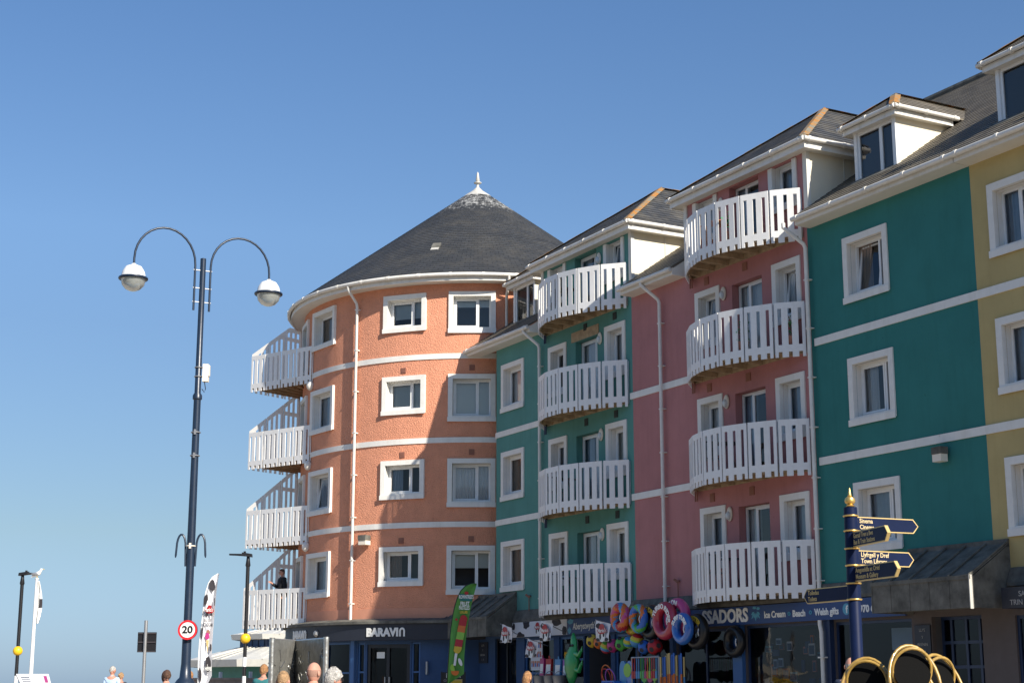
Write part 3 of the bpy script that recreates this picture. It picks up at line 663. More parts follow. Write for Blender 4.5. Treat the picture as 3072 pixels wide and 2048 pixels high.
def main_roof(H, sa, sb, ext=0, gap=()):
    s0 = H['s0']; T = LT(s0); o0, oR = .5, -7.1
    b = MB(T=T); zR = rz(oR); zE = rz(o0)
    segs = []; x = sa
    for g in gap: segs.append((x, g[0], o0)); segs.append((g[0], g[1], -1.9)); x = g[1]
    segs.append((x, sb, o0))
    for a, e, oo in segs:
        if e-a > .01: courses(b, [(a,-oo,rz(oo)),(e,-oo,rz(oo)),(e,-oR,zR),(a,-oR,zR)], .21, .011)
        if oo > 0 and e-a > .01:
            b.face([(a,-oo,rz(oo)),(e,-oo,rz(oo)),(e,-oo,rz(oo)-.035),(a,-oo,rz(oo)-.035)]); b.face([(a,-oo,rz(oo)-.035),(e,-oo,rz(oo)-.035),(e,.02,rz(0)-.05),(a,.02,rz(0)-.05)])
            if a > 0 or True:
                for xx in (a, e): b.face([(xx,-oo,rz(oo)),(xx,0,rz(0)),(xx,0,rz(0)-.05),(xx,-oo,rz(oo)-.035)])
    b.face([(sa,-oR,zR),(sb,-oR,zR),(sb,-oR+7.6,zR-5.3),(sa,-oR+7.6,zR-5.3)])
    if ext: b.face([(sa,-.0,rz(0)),(sa,-oR,zR),(sa,-oR+7.6,zR-5.3)])
    b.build('roof', 'slate_tile', H, merge=False)
    b = MB(T=T); b.tube([(sa,-oR,zR+.02),(sb,-oR,zR+.02)], .11, 8); b.build('ridge_tiles', 'lead', H, smooth=True)
    for a, e, oo in segs:
        if oo < 0 or e-a < .05: continue
        b = MB(T=T); b.box(a+.02, e-.0, -.43, -.405, 11.78, 11.965); b.build('fascia_board', 'gutter_white', H)
        b = MB(T=T); b.box(a+.02, e-.0, -.404, .0, 11.775, 11.795); 
        for xx in (a+.02, e-.02): b.prism([(xx,0,11.795),(xx,-.404,11.795),(xx,-.404,11.95),(xx,0,12.22)], (.018,0,0))
        b.build('soffit', 'soffit', H)
        gutter_run(H, [(a,-.5,11.915),(e,-.5,11.915)])
def hip_roof(H, x0, x1, oe, ze, apex, zeave_back, ridge_o, mt='slate_bay'):
    s0 = H['s0']; T = LT(s0); b = MB(T=T); c, ao, az = apex
    FL, FR = (x0,-oe,ze), (x1,-oe,ze); bo = -(ze-12.3)/M_ROOF; A = (c,-ao,az); Bk = (c, (az-12.3)/M_ROOF, az)
    BL, BR = (x0,-bo,ze), (x1,-bo,ze)
    for pl_ in ([FL,FR,A],[FR,BR,Bk,A],[BL,FL,A,Bk]): courses(b, pl_, .2, .009)
    b.face([FL,FR,(x1,-oe,ze-.04),(x0,-oe,ze-.04)]); b.face([FR,BR,(x1,-bo,ze-.04),(x1,-oe,ze-.04)])
    rf = b.build('bay_roof', mt, H, merge=False)
    for p, q in ((FR, A), (FL, A), (A, (c, Bk[1]+.0, az))):
        b = MB(T=T); p, q = Vector(p), Vector(q); d = (q-p); side = d.cross(Vector((0,0,1))).normalized()*.115; up = Vector((0,0,.05)); L = d.length; n = max(2, int(L/.42)); dn = d.normalized()
        for i in range(n):
            a = p+d*(i/n); e = p+d*((i+1)/n)+dn*.02; lift = up*(1+.15*(i % 2))
            b.face([a-side,e-side,e+lift,a+lift]); b.face([a+lift,e+lift,e+side,a+side]); b.face([a-side,a+lift,a+side])
        b.build('ridge_tiles', 'lichen_tile', rf, merge=False)
    return rf
def bay_top(H, c, mt):
    s0 = H['s0']; T = LT(s0); x0, x1 = c-2.46, c+2.45; zc = 13.66; e = .27
    # cheeks
    for x, sg in ((x0, -1), (x1, 1)):
        b = MB(T=T); bo = (zc+.05-12.3)/M_ROOF
        b.prism([(x,.005,12.2),(x,.005,zc+.05),(x,bo,zc+.05)], (.03*-sg,0,0)); ch = b.build('cheek', 'cheek_cream', H)
        b = MB(T=T); b.box(x+.001 if sg > 0 else x-.02, x+.02 if sg > 0 else x-.001, 1.08, 1.095, 12.95, zc); b.build('joint', 'soffit', ch)
        b = MB(T=T); b.box(min(x, x-sg*.12), max(x, x-sg*.12), -.03, .004, 12.27 if sg > 0 else 11.9, zc)
        b.box(min(x+sg*.002, x+sg*.022), max(x+sg*.002, x+sg*.022), -.03, .07, 12.24, zc); b.build('corner_board', 'soffit', H)
    b = MB(T=T); b.box(x0-e+.02, x1+e-.02, -e+.02, .3, 13.62, 13.64); b.box(x0-e+.02, x0, .3, 1.85, 13.62, 13.64); b.box(x1, x1+e-.02, .3, 1.85, 13.62, 13.64); b.build('soffit', 'soffit', H)
    b = MB(T=T); b.box(x0-e, x1+e, -e-.0, -e+.02, 13.60, 13.76); b.box(x1+e-.02, x1+e, -e+.02, 1.9, 13.60, 13.76); b.box(x0-e, x0-e+.02, -e+.02, 1.9, 13.60, 13.76); b.build('fascia_board', 'gutter_white', H)
    g = .33
    gutter_run(H, [(x0-g,2.0,13.80),(x0-g,-g,13.80),(x1+g,-g,13.80),(x1+g,2.0,13.80)])
    hip_roof(H, x0-e-.06, x1+e+.06, e+.06, 13.85, (c+.02, -2.64, 15.92), 0, 0)
def balcony(H, c, zt, rusty=False):
    s0 = H['s0']; J = [(-2.26,.05),(-1.72,.55),(-1.06,.90),(-.375,1.10),(.375,1.10),(1.06,.90),(1.72,.55),(2.26,.05)]
    b = MB(); pl = [(x*.985, -max(o-.05, 0), -1.04) for x, o in J]; b.prism(pl, (0,0,.04))
    for i in range(7):
        (xa, oa), (xb, ob) = J[i], J[i+1]; p, q = Vector((xa*.98,-max(oa-.03,.0),-1.18)), Vector((xb*.98,-max(ob-.03,.0),-1.18)); n = Vector((0,.045,0))
        b.prism([p, q, q+n, p+n], (0,0,.135))
    b.box(-2.15, 2.15, -.05, 0, -1.17, -1.045)
    for k in range(7):
        x = -1.8+k*.6; o = 1.02 - .19*x*x*.95; o = max(.3, o); b.box(x-.025, x+.025, -o+.03, -.05, -1.175, -1.045)
    bal = b.build('balcony', 'timber', H, (c-s0, 0, zt))
    for i in range(7):
        (xa, oa), (xb, ob) = J[i], J[i+1]; d = Vector((xb-xa, -(ob-oa), 0)); L = d.length; u = d.normalized()
        place('railing_panel', PM, bal, Vector((xa, -oa, 0))+u*(L-.695)/2, (0,0,math.atan2(d.y, d.x)))
    for x, o in J: b = MB(); b.tube([(x*.985,-o+.03,-1.18),(x*.985,-o+.03,-.03)], .013, 6); [b.box(x*.985-.035,x*.985+.035,-o+.018,-o+.03,z,z+.03) for z in (-.3,-.85)]; b.build('post', 'steel_grey', bal)
    for x in (-2.16, -2.08): b = MB(); b.tube([(x,-.1,-1.42),(x,-.1,-1.15)], .02, 6); b.build('drain_pipe', 'frame_blue' if H is HA else 'brick_vent', bal)
    return bal
def string_course(H, sa, sb, z, mp=FM):
    b = MB(T=LT(H['s0'])); n = max(1, int((sb-sa)/.1)) if sa < .3 else 1
    for i in range(n):
        a, e = sa+(sb-sa)*i/n, sa+(sb-sa)*(i+1)/n
        q = [mp(a,-.03,z), mp(e,-.03,z), mp(e,-.03,z+.17), mp(a,-.03,z+.17)]; r_ = [mp(a,.01,z), mp(e,.01,z), mp(e,.01,z+.17), mp(a,.01,z+.17)]
        b.face(q); b.face([q[3],q[2],r_[2],r_[3]]); b.face([q[1],q[0],r_[0],r_[1]])
        if i == 0: b.face([q[0],q[3],r_[3],r_[0]])
        if i == n-1: b.face([q[2],q[1],r_[1],r_[2]])
    b.build('string_course', 'white_trim', H, merge=False)
def dormer(H, c):
    s0 = H['s0']; T = LT(s0); w2 = .68; y0 = .6; zb, zt = 12.70, 13.80; g = .20
    b = MB(T=T); yb = (zt+.05-12.3)/M_ROOF
    for sg in (-1, 1):
        x = c+sg*w2; b.prism([(x,y0,12.6),(x,y0,zt+.05),(x,yb,zt+.05)], (-.03*sg,0,0))
    b.box(c-w2+.03, c+w2-.03, y0+.3, y0+.32, zb-.05, zt)
    d = b.build('dormer', 'cheek_cream', H)
    b = MB(T=T); 
    for sg in (-1, 1): x = c+sg*w2; b.box(min(x,x-sg*.09)-.0, max(x,x-sg*.09), y0-.03, y0-.0015, zb-.08, zt)
    b.box(c-w2-.0, c+w2, y0-.04, y0+.02, zb-.10, zb-.081); b.build('corner_board', 'upvc', d)
    # window directly behind the boards
    f = MB(T=T); x0, x1 = c-w2+.09, c+w2-.09; f.plate([x0, x0+.07, x0+.72, x0+.81, x1-.05, x1], [zb-.07, zb+.0, zt-.07, zt], lambda i, j: not (i in (1,3) and j == 1), y0+.0, y0+.06); f.build('frame', 'upvc', d)
    p = MB(T=T); p.face([(x0+.06,y0+.03,zb-.01),(x1-.04,y0+.03,zb-.01),(x1-.04,y0+.03,zt-.06),(x0+.06,y0+.03,zt-.06)]); p.build('pane', 'glass', d, merge=False)
    p = MB(T=T); p.box(c-w2+.05, c+w2-.05, y0+.10, y0+.11, zb-.05, zt-.01); p.build('curtain', 'room_dark', d)  # no cloth: dark sheet behind the pane, painting in the dim room
    p = MB(T=T); e = g-.03; p.box(c-w2-e, c+w2+e, y0-e, y0+.1, zt+.002, zt+.02); p.box(c-w2-e, c-w2, y0+.1, yb-.1, zt+.002, zt+.02); p.box(c+w2, c+w2+e, y0+.1, yb-.1, zt+.002, zt+.02)
    p.box(c-w2-e-.015, c+w2+e+.015, y0-e-.016, y0-e-.001, zt-.015, zt+.12); p.box(c+w2+e+.001, c+w2+e+.016, y0-e, yb-.1, zt-.015, zt+.12); p.box(c-w2-e-.016, c-w2-e-.001, y0-e, yb-.1, zt-.015, zt+.12); p.build('fascia_board', 'gutter_white', d)
    q = g+.055; gutter_run(H, [(c-w2-q,yb-.0,zt+.15),(c-w2-q,y0-q,zt+.15),(c+w2+q,y0-q,zt+.15),(c+w2+q,yb,zt+.15)], br=.9, r=.05)
    hip_roof(H, c-w2-q, c+w2+q, -(y0-q), zt+.18, (c, -1.27, 14.66), 0, 0, 'slate_tile')
    # lead apron under the window
    b = MB(T=T); b.face([(c-w2-.05,y0-.05,12.3+.7*(y0-.05)+.02),(c+w2+.05,y0-.05,12.3+.7*(y0-.05)+.02),(c+w2+.05,y0-.02,zb-.1),(c-w2-.05,y0-.02,zb-.1)]); b.face([(c-w2-.05,y0-.28,12.3+.7*(y0-.28)+.015),(c+w2+.05,y0-.28,12.3+.7*(y0-.28)+.015),(c+w2+.05,y0-.05,12.3+.7*(y0-.05)+.02),(c-w2-.05,y0-.05,12.3+.7*(y0-.05)+.02)]); b.build('lead_apron', 'lead', d, merge=False)

CA, CP = 5.63, 13.07
BAYA, BAYP = (CA-2.46, CA+2.40), (CP-2.46, CP+2.36)
# teal A
hs = bay_holes(CA) + [hole_for(1.355, 1.43, z, 1.46) for z in (4.38,7.08,9.78)]
lower_wall(HA, 'teal_pale', -.9, 8.03, FA, hs, BAYA, z0=3.4)
bay_windows(HA, CA, [.70], ['net','blind:.9','full:blue','blind:1.0','none','full:net','drape:net','full:blue'], opens={(3,1)})
for z, dd in ((4.38,'full:brown'),(7.08,'drape:brown'),(9.78,'full:net')): window(HA, (1.355,0,z), 0, 1.43, 1.46, [.74], dress=dd)
for i, zt in enumerate(BT): balcony(HA, CA, zt)
for z in (6.06, 8.76, 11.46): air_vent(HA, CA+.01, z, 'dark_vent'); air_vent(HA, CA+1.56, z, 'dark_vent')
for z in (5.6, 8.3, 10.98, 13.25): wall_light(HA, CA+.81, z)
for z in (6.35, 9.03): string_course(HA, -.9, 3.12, z, FA); string_course(HA, 7.93, 8.03, z)
main_roof(HA, -.95, 8.03+.09, ext=1, gap=[(BAYA[0], BAYA[1]+.09)])
bay_top(HA, CA, 'teal_pale'); dormer(HA, 1.02); downpipe(HA, 3.18, 11.93, 3.6)
b = MB(T=LT(0)); b.box(CA-.75, CA+.72, -.02, .0, 11.14, 11.42); b.build('bare_lintel', 'timber', HA)
# pink
hs = bay_holes(CP); lower_wall(HP, 'pink_render', 8.03, 15.43, FM, hs, BAYP)
bay_windows(HP, CP, [.36], ['drape:blue','full:blue','full:net','full:blue','drape:blue','drape:net','full:blue','drape:blue'], opens={(2,0),(2,1)})
for i, zt in enumerate(BT): balcony(HP, CP, zt)
for z in (6.06, 8.76, 11.46): air_vent(HP, CP, z, 'brick_vent'); air_vent(HP, CP-1.58, z, 'brick_vent')
for z in (5.6, 8.3, 10.98, 13.25): wall_light(HP, CP-.87, z)
for z in (6.35, 9.03): string_course(HP, 8.03, 10.72, z)
main_roof(HP, 8.12, 15.52, gap=[(BAYP[0], BAYP[1]+.09)])
bay_top(HP, CP, 'pink_render'); downpipe(HP, 9.52, 11.93, 3.6)
# teal B
lower_wall(HB, 'teal_deep', 15.43, 20.53, FM, [hole_for(17.35, 1.43, z, 1.46) for z in (4.38,7.08,9.78)])
for i, (z, dd) in enumerate(((4.38,'full:blue'),(7.08,'drape:net'),(9.78,'drape:brown'))): window(HB, (17.35-15.43,0,z), 0, 1.43, 1.46, [.70], dress=dd, open_=i == 2)
for z in (6.35, 9.03): string_course(HB, 15.56, 20.53, z)
main_roof(HB, 15.52, 20.53); dormer(HB, 17.18); downpipe(HB, 15.48, 11.93, 3.4)
b = MB(T=LT(15.43)); b.box(19.35,19.45,-.06,0,6.0,6.25); b.box(19.28,19.54,-.26,-.061,6.1,6.24); fl = b.build('floodlight', 'lead', HB)
b = MB(T=LT(15.43)); b.box(19.29,19.53,-.25,-.07,5.95,6.098); b.build('lens', 'cream_box', fl)
# yellow
lower_wall(HY, 'yellow_render', 20.53, 27.5, FM, [hole_for(21.69, 1.43, z, 1.46) for z in (4.38,7.08,9.78)]+[hole_for(25.2, 1.43, z, 1.46) for z in (4.38,7.08,9.78)])
for (z, dd) in ((4.38,'drape:net'),(7.08,'full:blue'),(9.78,'drape:blue')):
    window(HY, (21.69-20.53,0,z), 0, 1.43, 1.46, [.42], dress=dd); window(HY, (25.2-20.53,0,z), 0, 1.43, 1.46, [.42], dress=dd)
for z in (6.35, 9.03): string_course(HY, 20.53, 27.5, z)
main_roof(HY, 20.53, 27.5); dormer(HY, 21.52); dormer(HY, 25.3)
b = MB(T=LT(20.53)); b.box(27.4, 27.5, 0.01, 14, 0, 12); b.build('end_wall', 'yellow_render', HY)

# ================================================================ shop fronts under the terrace
def lead_ledge(H, a, e):
    b = MB(T=LT(H['s0'])); b.prism([(a,0,3.78),(a,-.05,3.76),(a,-.16,3.5),(a,-.16,3.43),(a,.05,3.43),(a,.05,3.78)], (e-a,0,0)); b.build('ledge', 'lead', H)
for H, s in ((HA, 2.42), (HP, 10.0)):
    b = MB(T=LT(H['s0'])); b.tube([(s,-.05,3.74),(s,-.05,4.12)], .014, 6); b.tube([(s-.07,-.12,4.2),(s,-.05,4.13),(s+.05,-.04,4.16)], [.03,.035,.03], 6); b.build('rusty_bracket', 'brick_vent', H)
def tT(s, o, z): return lambda p: (s+p[0], -(o+p[2]), z+p[1])
def stext(H, st, size, s, o, z, mt, **k): s0 = H['s0']; return text(H if not k.get('par') else k.pop('par'), st, size, lambda p: (s-s0+p[0], -(o+p[2]), z+p[1]), mt, **{a: b for a, b in k.items() if a != 'par'})
lead_ledge(HA, 1.62, 8.03); lead_ledge(HP, 8.03, 15.43); lead_ledge(HB, 15.43, 18.2); lead_ledge(HY, 20.95, 27.5)
def shopwall(H, a, e, mt, holes=(), depth=.15, back=2.2, z1=3.44, y=0):
    b = MB(T=LT(H['s0'])); wallgrid(b, lambda x, yy, z: (x, yy+y, z), a, e, 0, z1, list(holes), depth=depth, back=back); b.build('shop_wall', [mt, 'room_dark'], H)
def shopwin(H, a, e, z0, z1, vs=(), rails=(), y=.05, mt='frame_blue', fw=.06, name='shop_window', tint='shop_glass'):
    s0 = H['s0']; b = MB(T=LT(s0)); b.box(a, a+fw, y, y+.06, z0, z1); b.box(e-fw, e, y, y+.06, z0, z1)
    for v in vs: b.box(v-fw/2, v+fw/2, y, y+.06, z0+fw, z1-fw)
    for z in (z0, z1-fw)+tuple(rails): b.box(a+fw, e-fw, y+.003, y+.057, z, z+fw)
    f = b.build(name, mt, H); p = MB(T=LT(s0)); p.face([(a+fw,y+.03,z0+fw),(e-fw,y+.03,z0+fw),(e-fw,y+.03,z1-fw),(a+fw,y+.03,z1-fw)]); p.build('pane', tint, f, merge=False); return f
# teal A ground floor: passage, ice cream window, beach shop door
shopwall(HA, -.9, 8.03, 'shop_blue', [(.24,1.55,.1,3.0),(2.05,3.75,.1,2.95),(4.05,5.35,.1,2.95),(5.42,6.75,.1,2.95),(6.95,7.95,.1,2.95)])
shopwin(HA, .24, 1.55, .1, 3.0, (.9,), (), mt='dark_door', name='passage_door'); shopwin(HA, 2.05, 3.75, .1, 2.95, (2.45,), (1.95,), mt='frame_bright'); shopwin(HA, 4.05, 5.35, .1, 2.95, (), (2.3,), mt='frame_bright'); shopwin(HA, 6.95, 7.95, .1, 2.95, (), (), mt='frame_bright')
def disc(b, c, rx, rz_, y, m, n=14, wob=0, seed=0):
    rnd = random.Random(seed); pts = []
    for i in range(n):
        k = 1+wob*(rnd.random()-.5); pts.append((c[0]+rx*k*cos(2*pi*i/n), y, c[1]+rz_*k*sin(2*pi*i/n)))
    b.face(pts, m)
def plain_sign(H, a, e, z0, z1, o, mt, name='shop_sign', t=.06):
    b = MB(T=LT(H['s0'])); b.box(a, e, -o, -o+t, z0, z1); return b.build(name, mt, H)
# cow-patch sign
b = MB(T=LT(0)); b.box(1.62,4.75,-.16,-.1,3.0,3.42)
def patch(x, z, rx, rzz, sd, y=-.163, lo=3.003, hi=3.417):
    rnd = random.Random(sd); pts = []
    for i in range(16):
        k = 1+.35*(rnd.random()-.5); pts.append((x+rx*k*cos(2*pi*i/16), y, min(hi, max(lo, z+rzz*k*sin(2*pi*i/16)))))
    b.face(pts, 1)
patch(2.45,3.36,.2,.14,1); patch(2.1,3.02,.22,.12,2); patch(3.72,3.06,.22,.13,3); patch(4.2,3.36,.25,.13,4); patch(1.7,3.3,.08,.1,5); patch(4.62,3.1,.12,.15,6)
b.build('shop_sign', ['banner_white','banner_dark'], HA)
def emblem(par, P, k=1.0):     # red cap-shaped badge with pale script over a small patched oval
    b = MB(T=P); disc(b, (0,-.03*k), .115*k, .13*k, .004, 1, 18); disc(b, (-.06*k,-.06*k), .035*k, .06*k, .001, 2, 10, .2, 3); disc(b, (.06*k,-.02*k), .035*k, .05*k, .001, 2, 10, .2, 4)
    disc(b, (0,.09*k), .1*k, .08*k, -.002, 0, 14); disc(b, (0,.045*k), .165*k, .06*k, -.004, 0, 16)
    o = b.build('emblem', ['red','lettering_white','banner_dark'], par, merge=False)
    text(par, "Mario's", .095*k, lambda p: P((p[0], -.008-p[2], .045*k+p[1])), 'lettering_white', .001, .002*k, name='lettering', shear=.2); return o
emblem(HA, lambda p: (3.11+p[0], -.165+p[1], 3.2+p[2]), 1.1)
b = MB(T=LT(0)); b.box(4.78,8.03,-.16,-.1,3.0,3.42); b.build('shop_sign', 'sign_blue', HA)
stext(HA, "Aberystwyth's N", .25, 5.08, .162, 3.2, 'lettering_white', align='LEFT', bold=.003, sx=.86, shear=.15, ext=.004)
b = MB(T=LT(0)); disc(b, (4.95,3.34), .16, .07, -.163, 0, 12, .4, 8); disc(b, (4.9,3.1), .1, .09, -.163, 0, 12, .4, 9); b.build('splash_mark', 'cyan', HA, merge=False)
# pink + teal B sign, one board per house
plain_sign(HP, 8.03, 15.43, 3.0, 3.41, .16, 'sign_blue'); plain_sign(HB, 15.433, 18.18, 3.0, 3.41, .16, 'sign_blue')
stext(HP, "SSADORS", .42, 12.98, .162, 3.2, 'lettering_white', align='RIGHT', bold=.014, sx=1.02, ext=.008)
stext(HP, "Ice Cream", .2, 13.58, .162, 3.18, 'lettering_white', align='LEFT', bold=.006, sx=.92, ext=.005)
stext(HP, "Beach", .2, 14.60, .162, 3.17, 'lettering_white', align='LEFT', bold=.006, sx=.92, ext=.005)
stext(HB, "Welsh gifts", .2, 15.36, .162, 3.17, 'lettering_white', align='LEFT', bold=.006, sx=.88, ext=.005)
stext(HB, "01970 63", .2, 16.62, .162, 3.18, 'lettering_white', align='LEFT', bold=.008, sx=1.0, ext=.005)
for H, x in ((HP, 14.48), (HP, 15.22)): b = MB(T=LT(H['s0'])); b.torus((x,-.166,3.18), .035, .014, (0,1,0), 12, 6); b.build('dot_mark', 'cyan', H)
b = MB(T=LT(HB['s0'])); disc(b, (16.4,3.2), .12, .12, -.164, 0, 20); b.build('round_logo', 'cyan', HB, merge=False); stext(HB, "f", .22, 16.42, .168, 3.19, 'lettering_white', bold=.006, ext=.003)
b = MB(T=LT(HP['s0']))
for i in range(7):
    a = R(-150+i*20); q = Vector((13.26+.0, 0, 3.3)); d = Vector((cos(a),0,sin(a))); e = Vector((-d.z,0,d.x)); L = .18+.05*(i % 2)
    f = lambda p: (p.x, -.164, p.z)
    b.face([f(q+d*.05), f(q+d*L*.7+e*.03), f(q+d*(L+.02)), f(q+d*L*.7-e*.03)])
disc(b, (13.22,3.36), .07, .03, -.164, 0, 10); disc(b, (13.36,3.34), .06, .035, -.164, 0, 10)
b.build('splash_mark', 'cyan', HP, merge=False)
# pink shop windows
shopwall(HP, 8.03, 15.43, 'wall_taupe', [(8.1,9.6,.1,2.95),(9.85,12.22,.1,2.95),(12.65,15.40,.1,2.98)], depth=.1, back=2.5)
shopwin(HP, 8.1, 9.6, .1, 2.95, (8.9,), (), mt='frame_bright'); shopwin(HP, 9.85, 12.22, .1, 2.95, (11.0,), (), mt='frame_blue')
pw = shopwin(HP, 12.65, 15.40, .1, 2.98, (), (), mt='frame_blue'); 
b = MB(T=LT(HP['s0'])); b.box(12.25, 12.61, -.10, -.001, 0, 2.995); b.build('pillar', 'frame_bright', HP)
b = MB(T=LT(HP['s0'])); b.box(9.66, 9.80, -.10, -.001, 0, 2.995); b.build('pillar', 'shop_blue', HP)
shopwall(HB, 15.43, 20.53, 'wall_taupe', [(15.80,18.18,.1,2.95),(18.75,20.1,.05,2.95)], depth=.1, back=2.5)
shopwin(HB, 15.80, 18.18, .1, 2.95, (), (), mt='frame_blue')
b = MB(T=LT(HB['s0'])); b.box(15.56, 15.78, -.12, -.001, 0, 2.995); b.build('pillar', 'frame_blue', HB)
b = MB(T=LT(HB['s0'])); b.tube([(15.2+.36,-.2,3.0),(15.2+.36,-.2,2.9),(15.60,-.2,2.75),(15.60,-.2,0)], .045, 12)
for z in (.6,1.4,2.2): b.box(15.52,15.68,-.26,-.1,z,z+.03)
b.build('downpipe', 'gutter_white', HB, smooth=True)
dd = shopwin(HB, 18.75, 20.1, .05, 2.95, (19.02,19.42,19.78), (2.42,1.95), y=.25, mt='frame_blue', name='shop_door'); 
b = MB(T=LT(HB['s0'])); b.tube([(19.74,.2,1.1),(19.74,.14,1.1),(19.74,.14,1.6),(19.74,.2,1.6)], .015, 8); b.build('handle', 'steel_grey', dd)
def plaque(H, s, z0, z1, w_, lines, sz=.085):
    b = MB(T=LT(H['s0'])); b.box(s-w_/2, s+w_/2, -.03, -.001, z0, z1); p = b.build('wall_plaque', 'fascia_navy', H)
    for i, l in enumerate(lines): stext(H, l, sz, s, .032, z1-.1-i*.14, 'grey_text', par=p, ext=.002)
plaque(HB, 18.5, 2.12, 2.80, .44, ['LLYS','Y','BRENIN','1 - 9']); plaque(HA, -.5, 2.30, 2.92, .6, ['LLYS','Y','BRENIN','1 - 9'])
shopwall(HY, 20.53, 27.5, 'wall_taupe', [(20.95,23.2,.3,2.9)], depth=.1, back=2.5); shopwin(HY, 20.95, 23.2, .3, 2.9, (21.5,), (), mt='frame_blue')
# lead canopies over the entrances
def canopy(H, a, e, D, zw, zf, zb, seams, s0):
    b = MB(T=LT(s0)); th = .02
    b.prism([(a,-.02,zw),(e,-.02,zw),(e,-D,zf),(a,-D,zf)], (0,0,.03)); b.prism([(a,-D,zf+.03),(e,-D,zf+.03),(e,-D,zb),(a,-D,zb)], (0,.04,0))
    b.prism([(e,-D+.04,zf),(e,0,zw),(e,0,zb),(e,-D+.04,zb)], (-.04,0,0)); b.prism([(a,-D+.04,zf),(a,0,zw),(a,0,zb),(a,-D+.04,zb)], (.04,0,0))
    b.box(a+.05, e-.05, -D+.05, -.01, zb+.05, zb+.08)
    b.box(a, e, -.05, 0, zw, zw+.10)
    for k in range(seams+1):
        x = a+.02+(e-a-.04)*k/seams; b.prism([(x-.022,-.05,zw+.03),(x+.022,-.05,zw+.03),(x+.022,-D-.01,zf+.03),(x-.022,-D-.01,zf+.03)], (0,0,.035)); b.box(x-.012, x+.012, -D-.012, -D-.001, zb, zf+.03)
    b.box(a-.01, e+.01, -D-.02, -D-.001, zf-.03, zf+.045)
    b.build('entrance_canopy', 'lead', H)
canopy(HB, 18.22, 20.93, 1.05, 4.22, 3.57, 3.02, 5, 15.43); canopy(HA, -1.3, 1.6, 1.0, 4.22, 3.55, 3.03, 5, 0)
b = MB(T=LT(HB['s0'])); b.box(20.915, 20.935, -1.075, -1.0, 3.0, 3.62); b.build('corner_strip', 'lead_pale', HB)
b = MB(T=LT(HY['s0'])); b.box(21.14, 24.5, -.5, -.1, 3.0, 3.38); bs = b.build('shop_sign', 'fascia_navy', HY)
stext(HY, 'SALON', .14, 21.56, .502, 3.25, 'grey_text', par=bs, align='LEFT', ext=.003); stext(HY, 'TRIN GWALLT', .14, 21.34, .502, 3.10, 'grey_text', par=bs, align='LEFT', ext=.003)

# ================================================================ goods outside the beach shop
def onW(name, b, mats, s, o, z, label, cat, group=None, rot=(0,0,THETA), **k):
    ob = b.build(name, mats, None, W(s, o, z), rot, **k); return tag(ob, label, cat, group)
# cow-patch pennants on slanting rods
def pennant(s, o, z, rod, w_, h, label, sd, lean=.12):
    t = thing('pennant_flag', label, 'flag', W(s, o, z), THETA, 'small cow-patch flags on rods over the ice cream shop')
    b = MB(); n = 8; rnd = random.Random(sd)
    f = lambda u, v: (u*w_ + lean*(1-v)*.5, .03*sin(u*5+v*3+sd), -v*h - u*.12*(1-v) )
    for i in range(n):
        for j in range(n): b.face([f(i/n,(j+1)/n), f((i+1)/n,(j+1)/n), f((i+1)/n,j/n), f(i/n,j/n)], 0)
    fl = b.build('cloth', 'banner_white', t, smooth=True)
    b = MB()
    for (u, v, ru, rv) in ((.25,.25,.2,.15),(.12,.92,.14,.09),(.85,.9,.13,.1),(.8,.5,.05,.04)):
        pts = []
        for i in range(14):
            k = 1+.3*(rnd.random()-.5); uu, vv = min(.99,max(.01,u+ru*k*cos(i*pi/7))), min(.99,max(.01,v+rv*k*sin(i*pi/7))); p = f(uu, vv); pts.append((p[0], p[1]-.006, p[2]))
        b.face(pts)
    b.build('cow_patch', 'banner_dark', t, merge=False)
    emblem(fl, lambda p: (w_*.55+p[0]*.95, -.045+p[1]+.03*sin(3), -h*.62+p[2]*.95), 1.45)
    b = MB(); b.tube([(0,0,.01), rod], .012, 8); b.build('rod', 'steel_grey', t)
pennant(2.46,1.0,3.34,(-.62,.9,-.27),.62,.52,'cow-patch flag nearest the dark passage, leftmost of the small shop flags',1)
pennant(3.5,.75,2.92,(.1,.65,-.2),.60,.52,'lowest cow-patch flag, hanging in front of the ice cream window',2)
pennant(4.75,1.0,3.36,(-.1,.85,-.3),.60,.55,'cow-patch flag overlapping the right end of the cow sign',3)
pennant(7.72,1.05,3.26,(.1,.9,-.2),.66,.54,'cow-patch flag beside the hanging swim rings',4)
def swim_ring(s, o, z, Rr, r, mats, mf, label, cat='swim ring', txt=None, tc='lettering_white', tilt=.0, rzz=0):
    t = thing('swim_ring', label, cat, W(s, o, z), THETA+rzz, 'inflatable rings hanging outside the beach shop')
    b = MB(); b.torus((0,0,0), Rr, r, (0,1,tilt), 40, 14, mf=mf); b.build('tube', mats, t, smooth=True, ang=180)
    b = MB(); b.tube([(-.02,-r*.9,Rr),( -.45,.35,Rr*.75)], .011, 6); b.tube([(Rr*.8,-r,-.1),(Rr*.9,-r-.04,-.02),(Rr*.8,-r,.06)], .012, 6); b.build('handle', 'white_paint', t)
    if txt:
        def Tm(p):
            a = R(160)-p[0]/Rr; return ((Rr+p[1])*cos(a), -r*.97-p[2], (Rr+p[1])*sin(a))
        text(t, txt, r*1.25, Tm, tc, .004, .006, align='LEFT')
pat = lambda *m: (lambda u, v: m[int(u*11+v*5) % len(m)])
swim_ring(8.83,1.0,3.29,.25,.125,['orange','red','skyblue','pinkplastic'],pat(0,1,2,0,3),'orange patterned swim ring, leftmost of the hanging rings')
swim_ring(9.02,.75,3.2,.25,.12,['orange','lime','yellow'],pat(0,1,2),'orange and green swim ring tucked behind the leftmost ring')
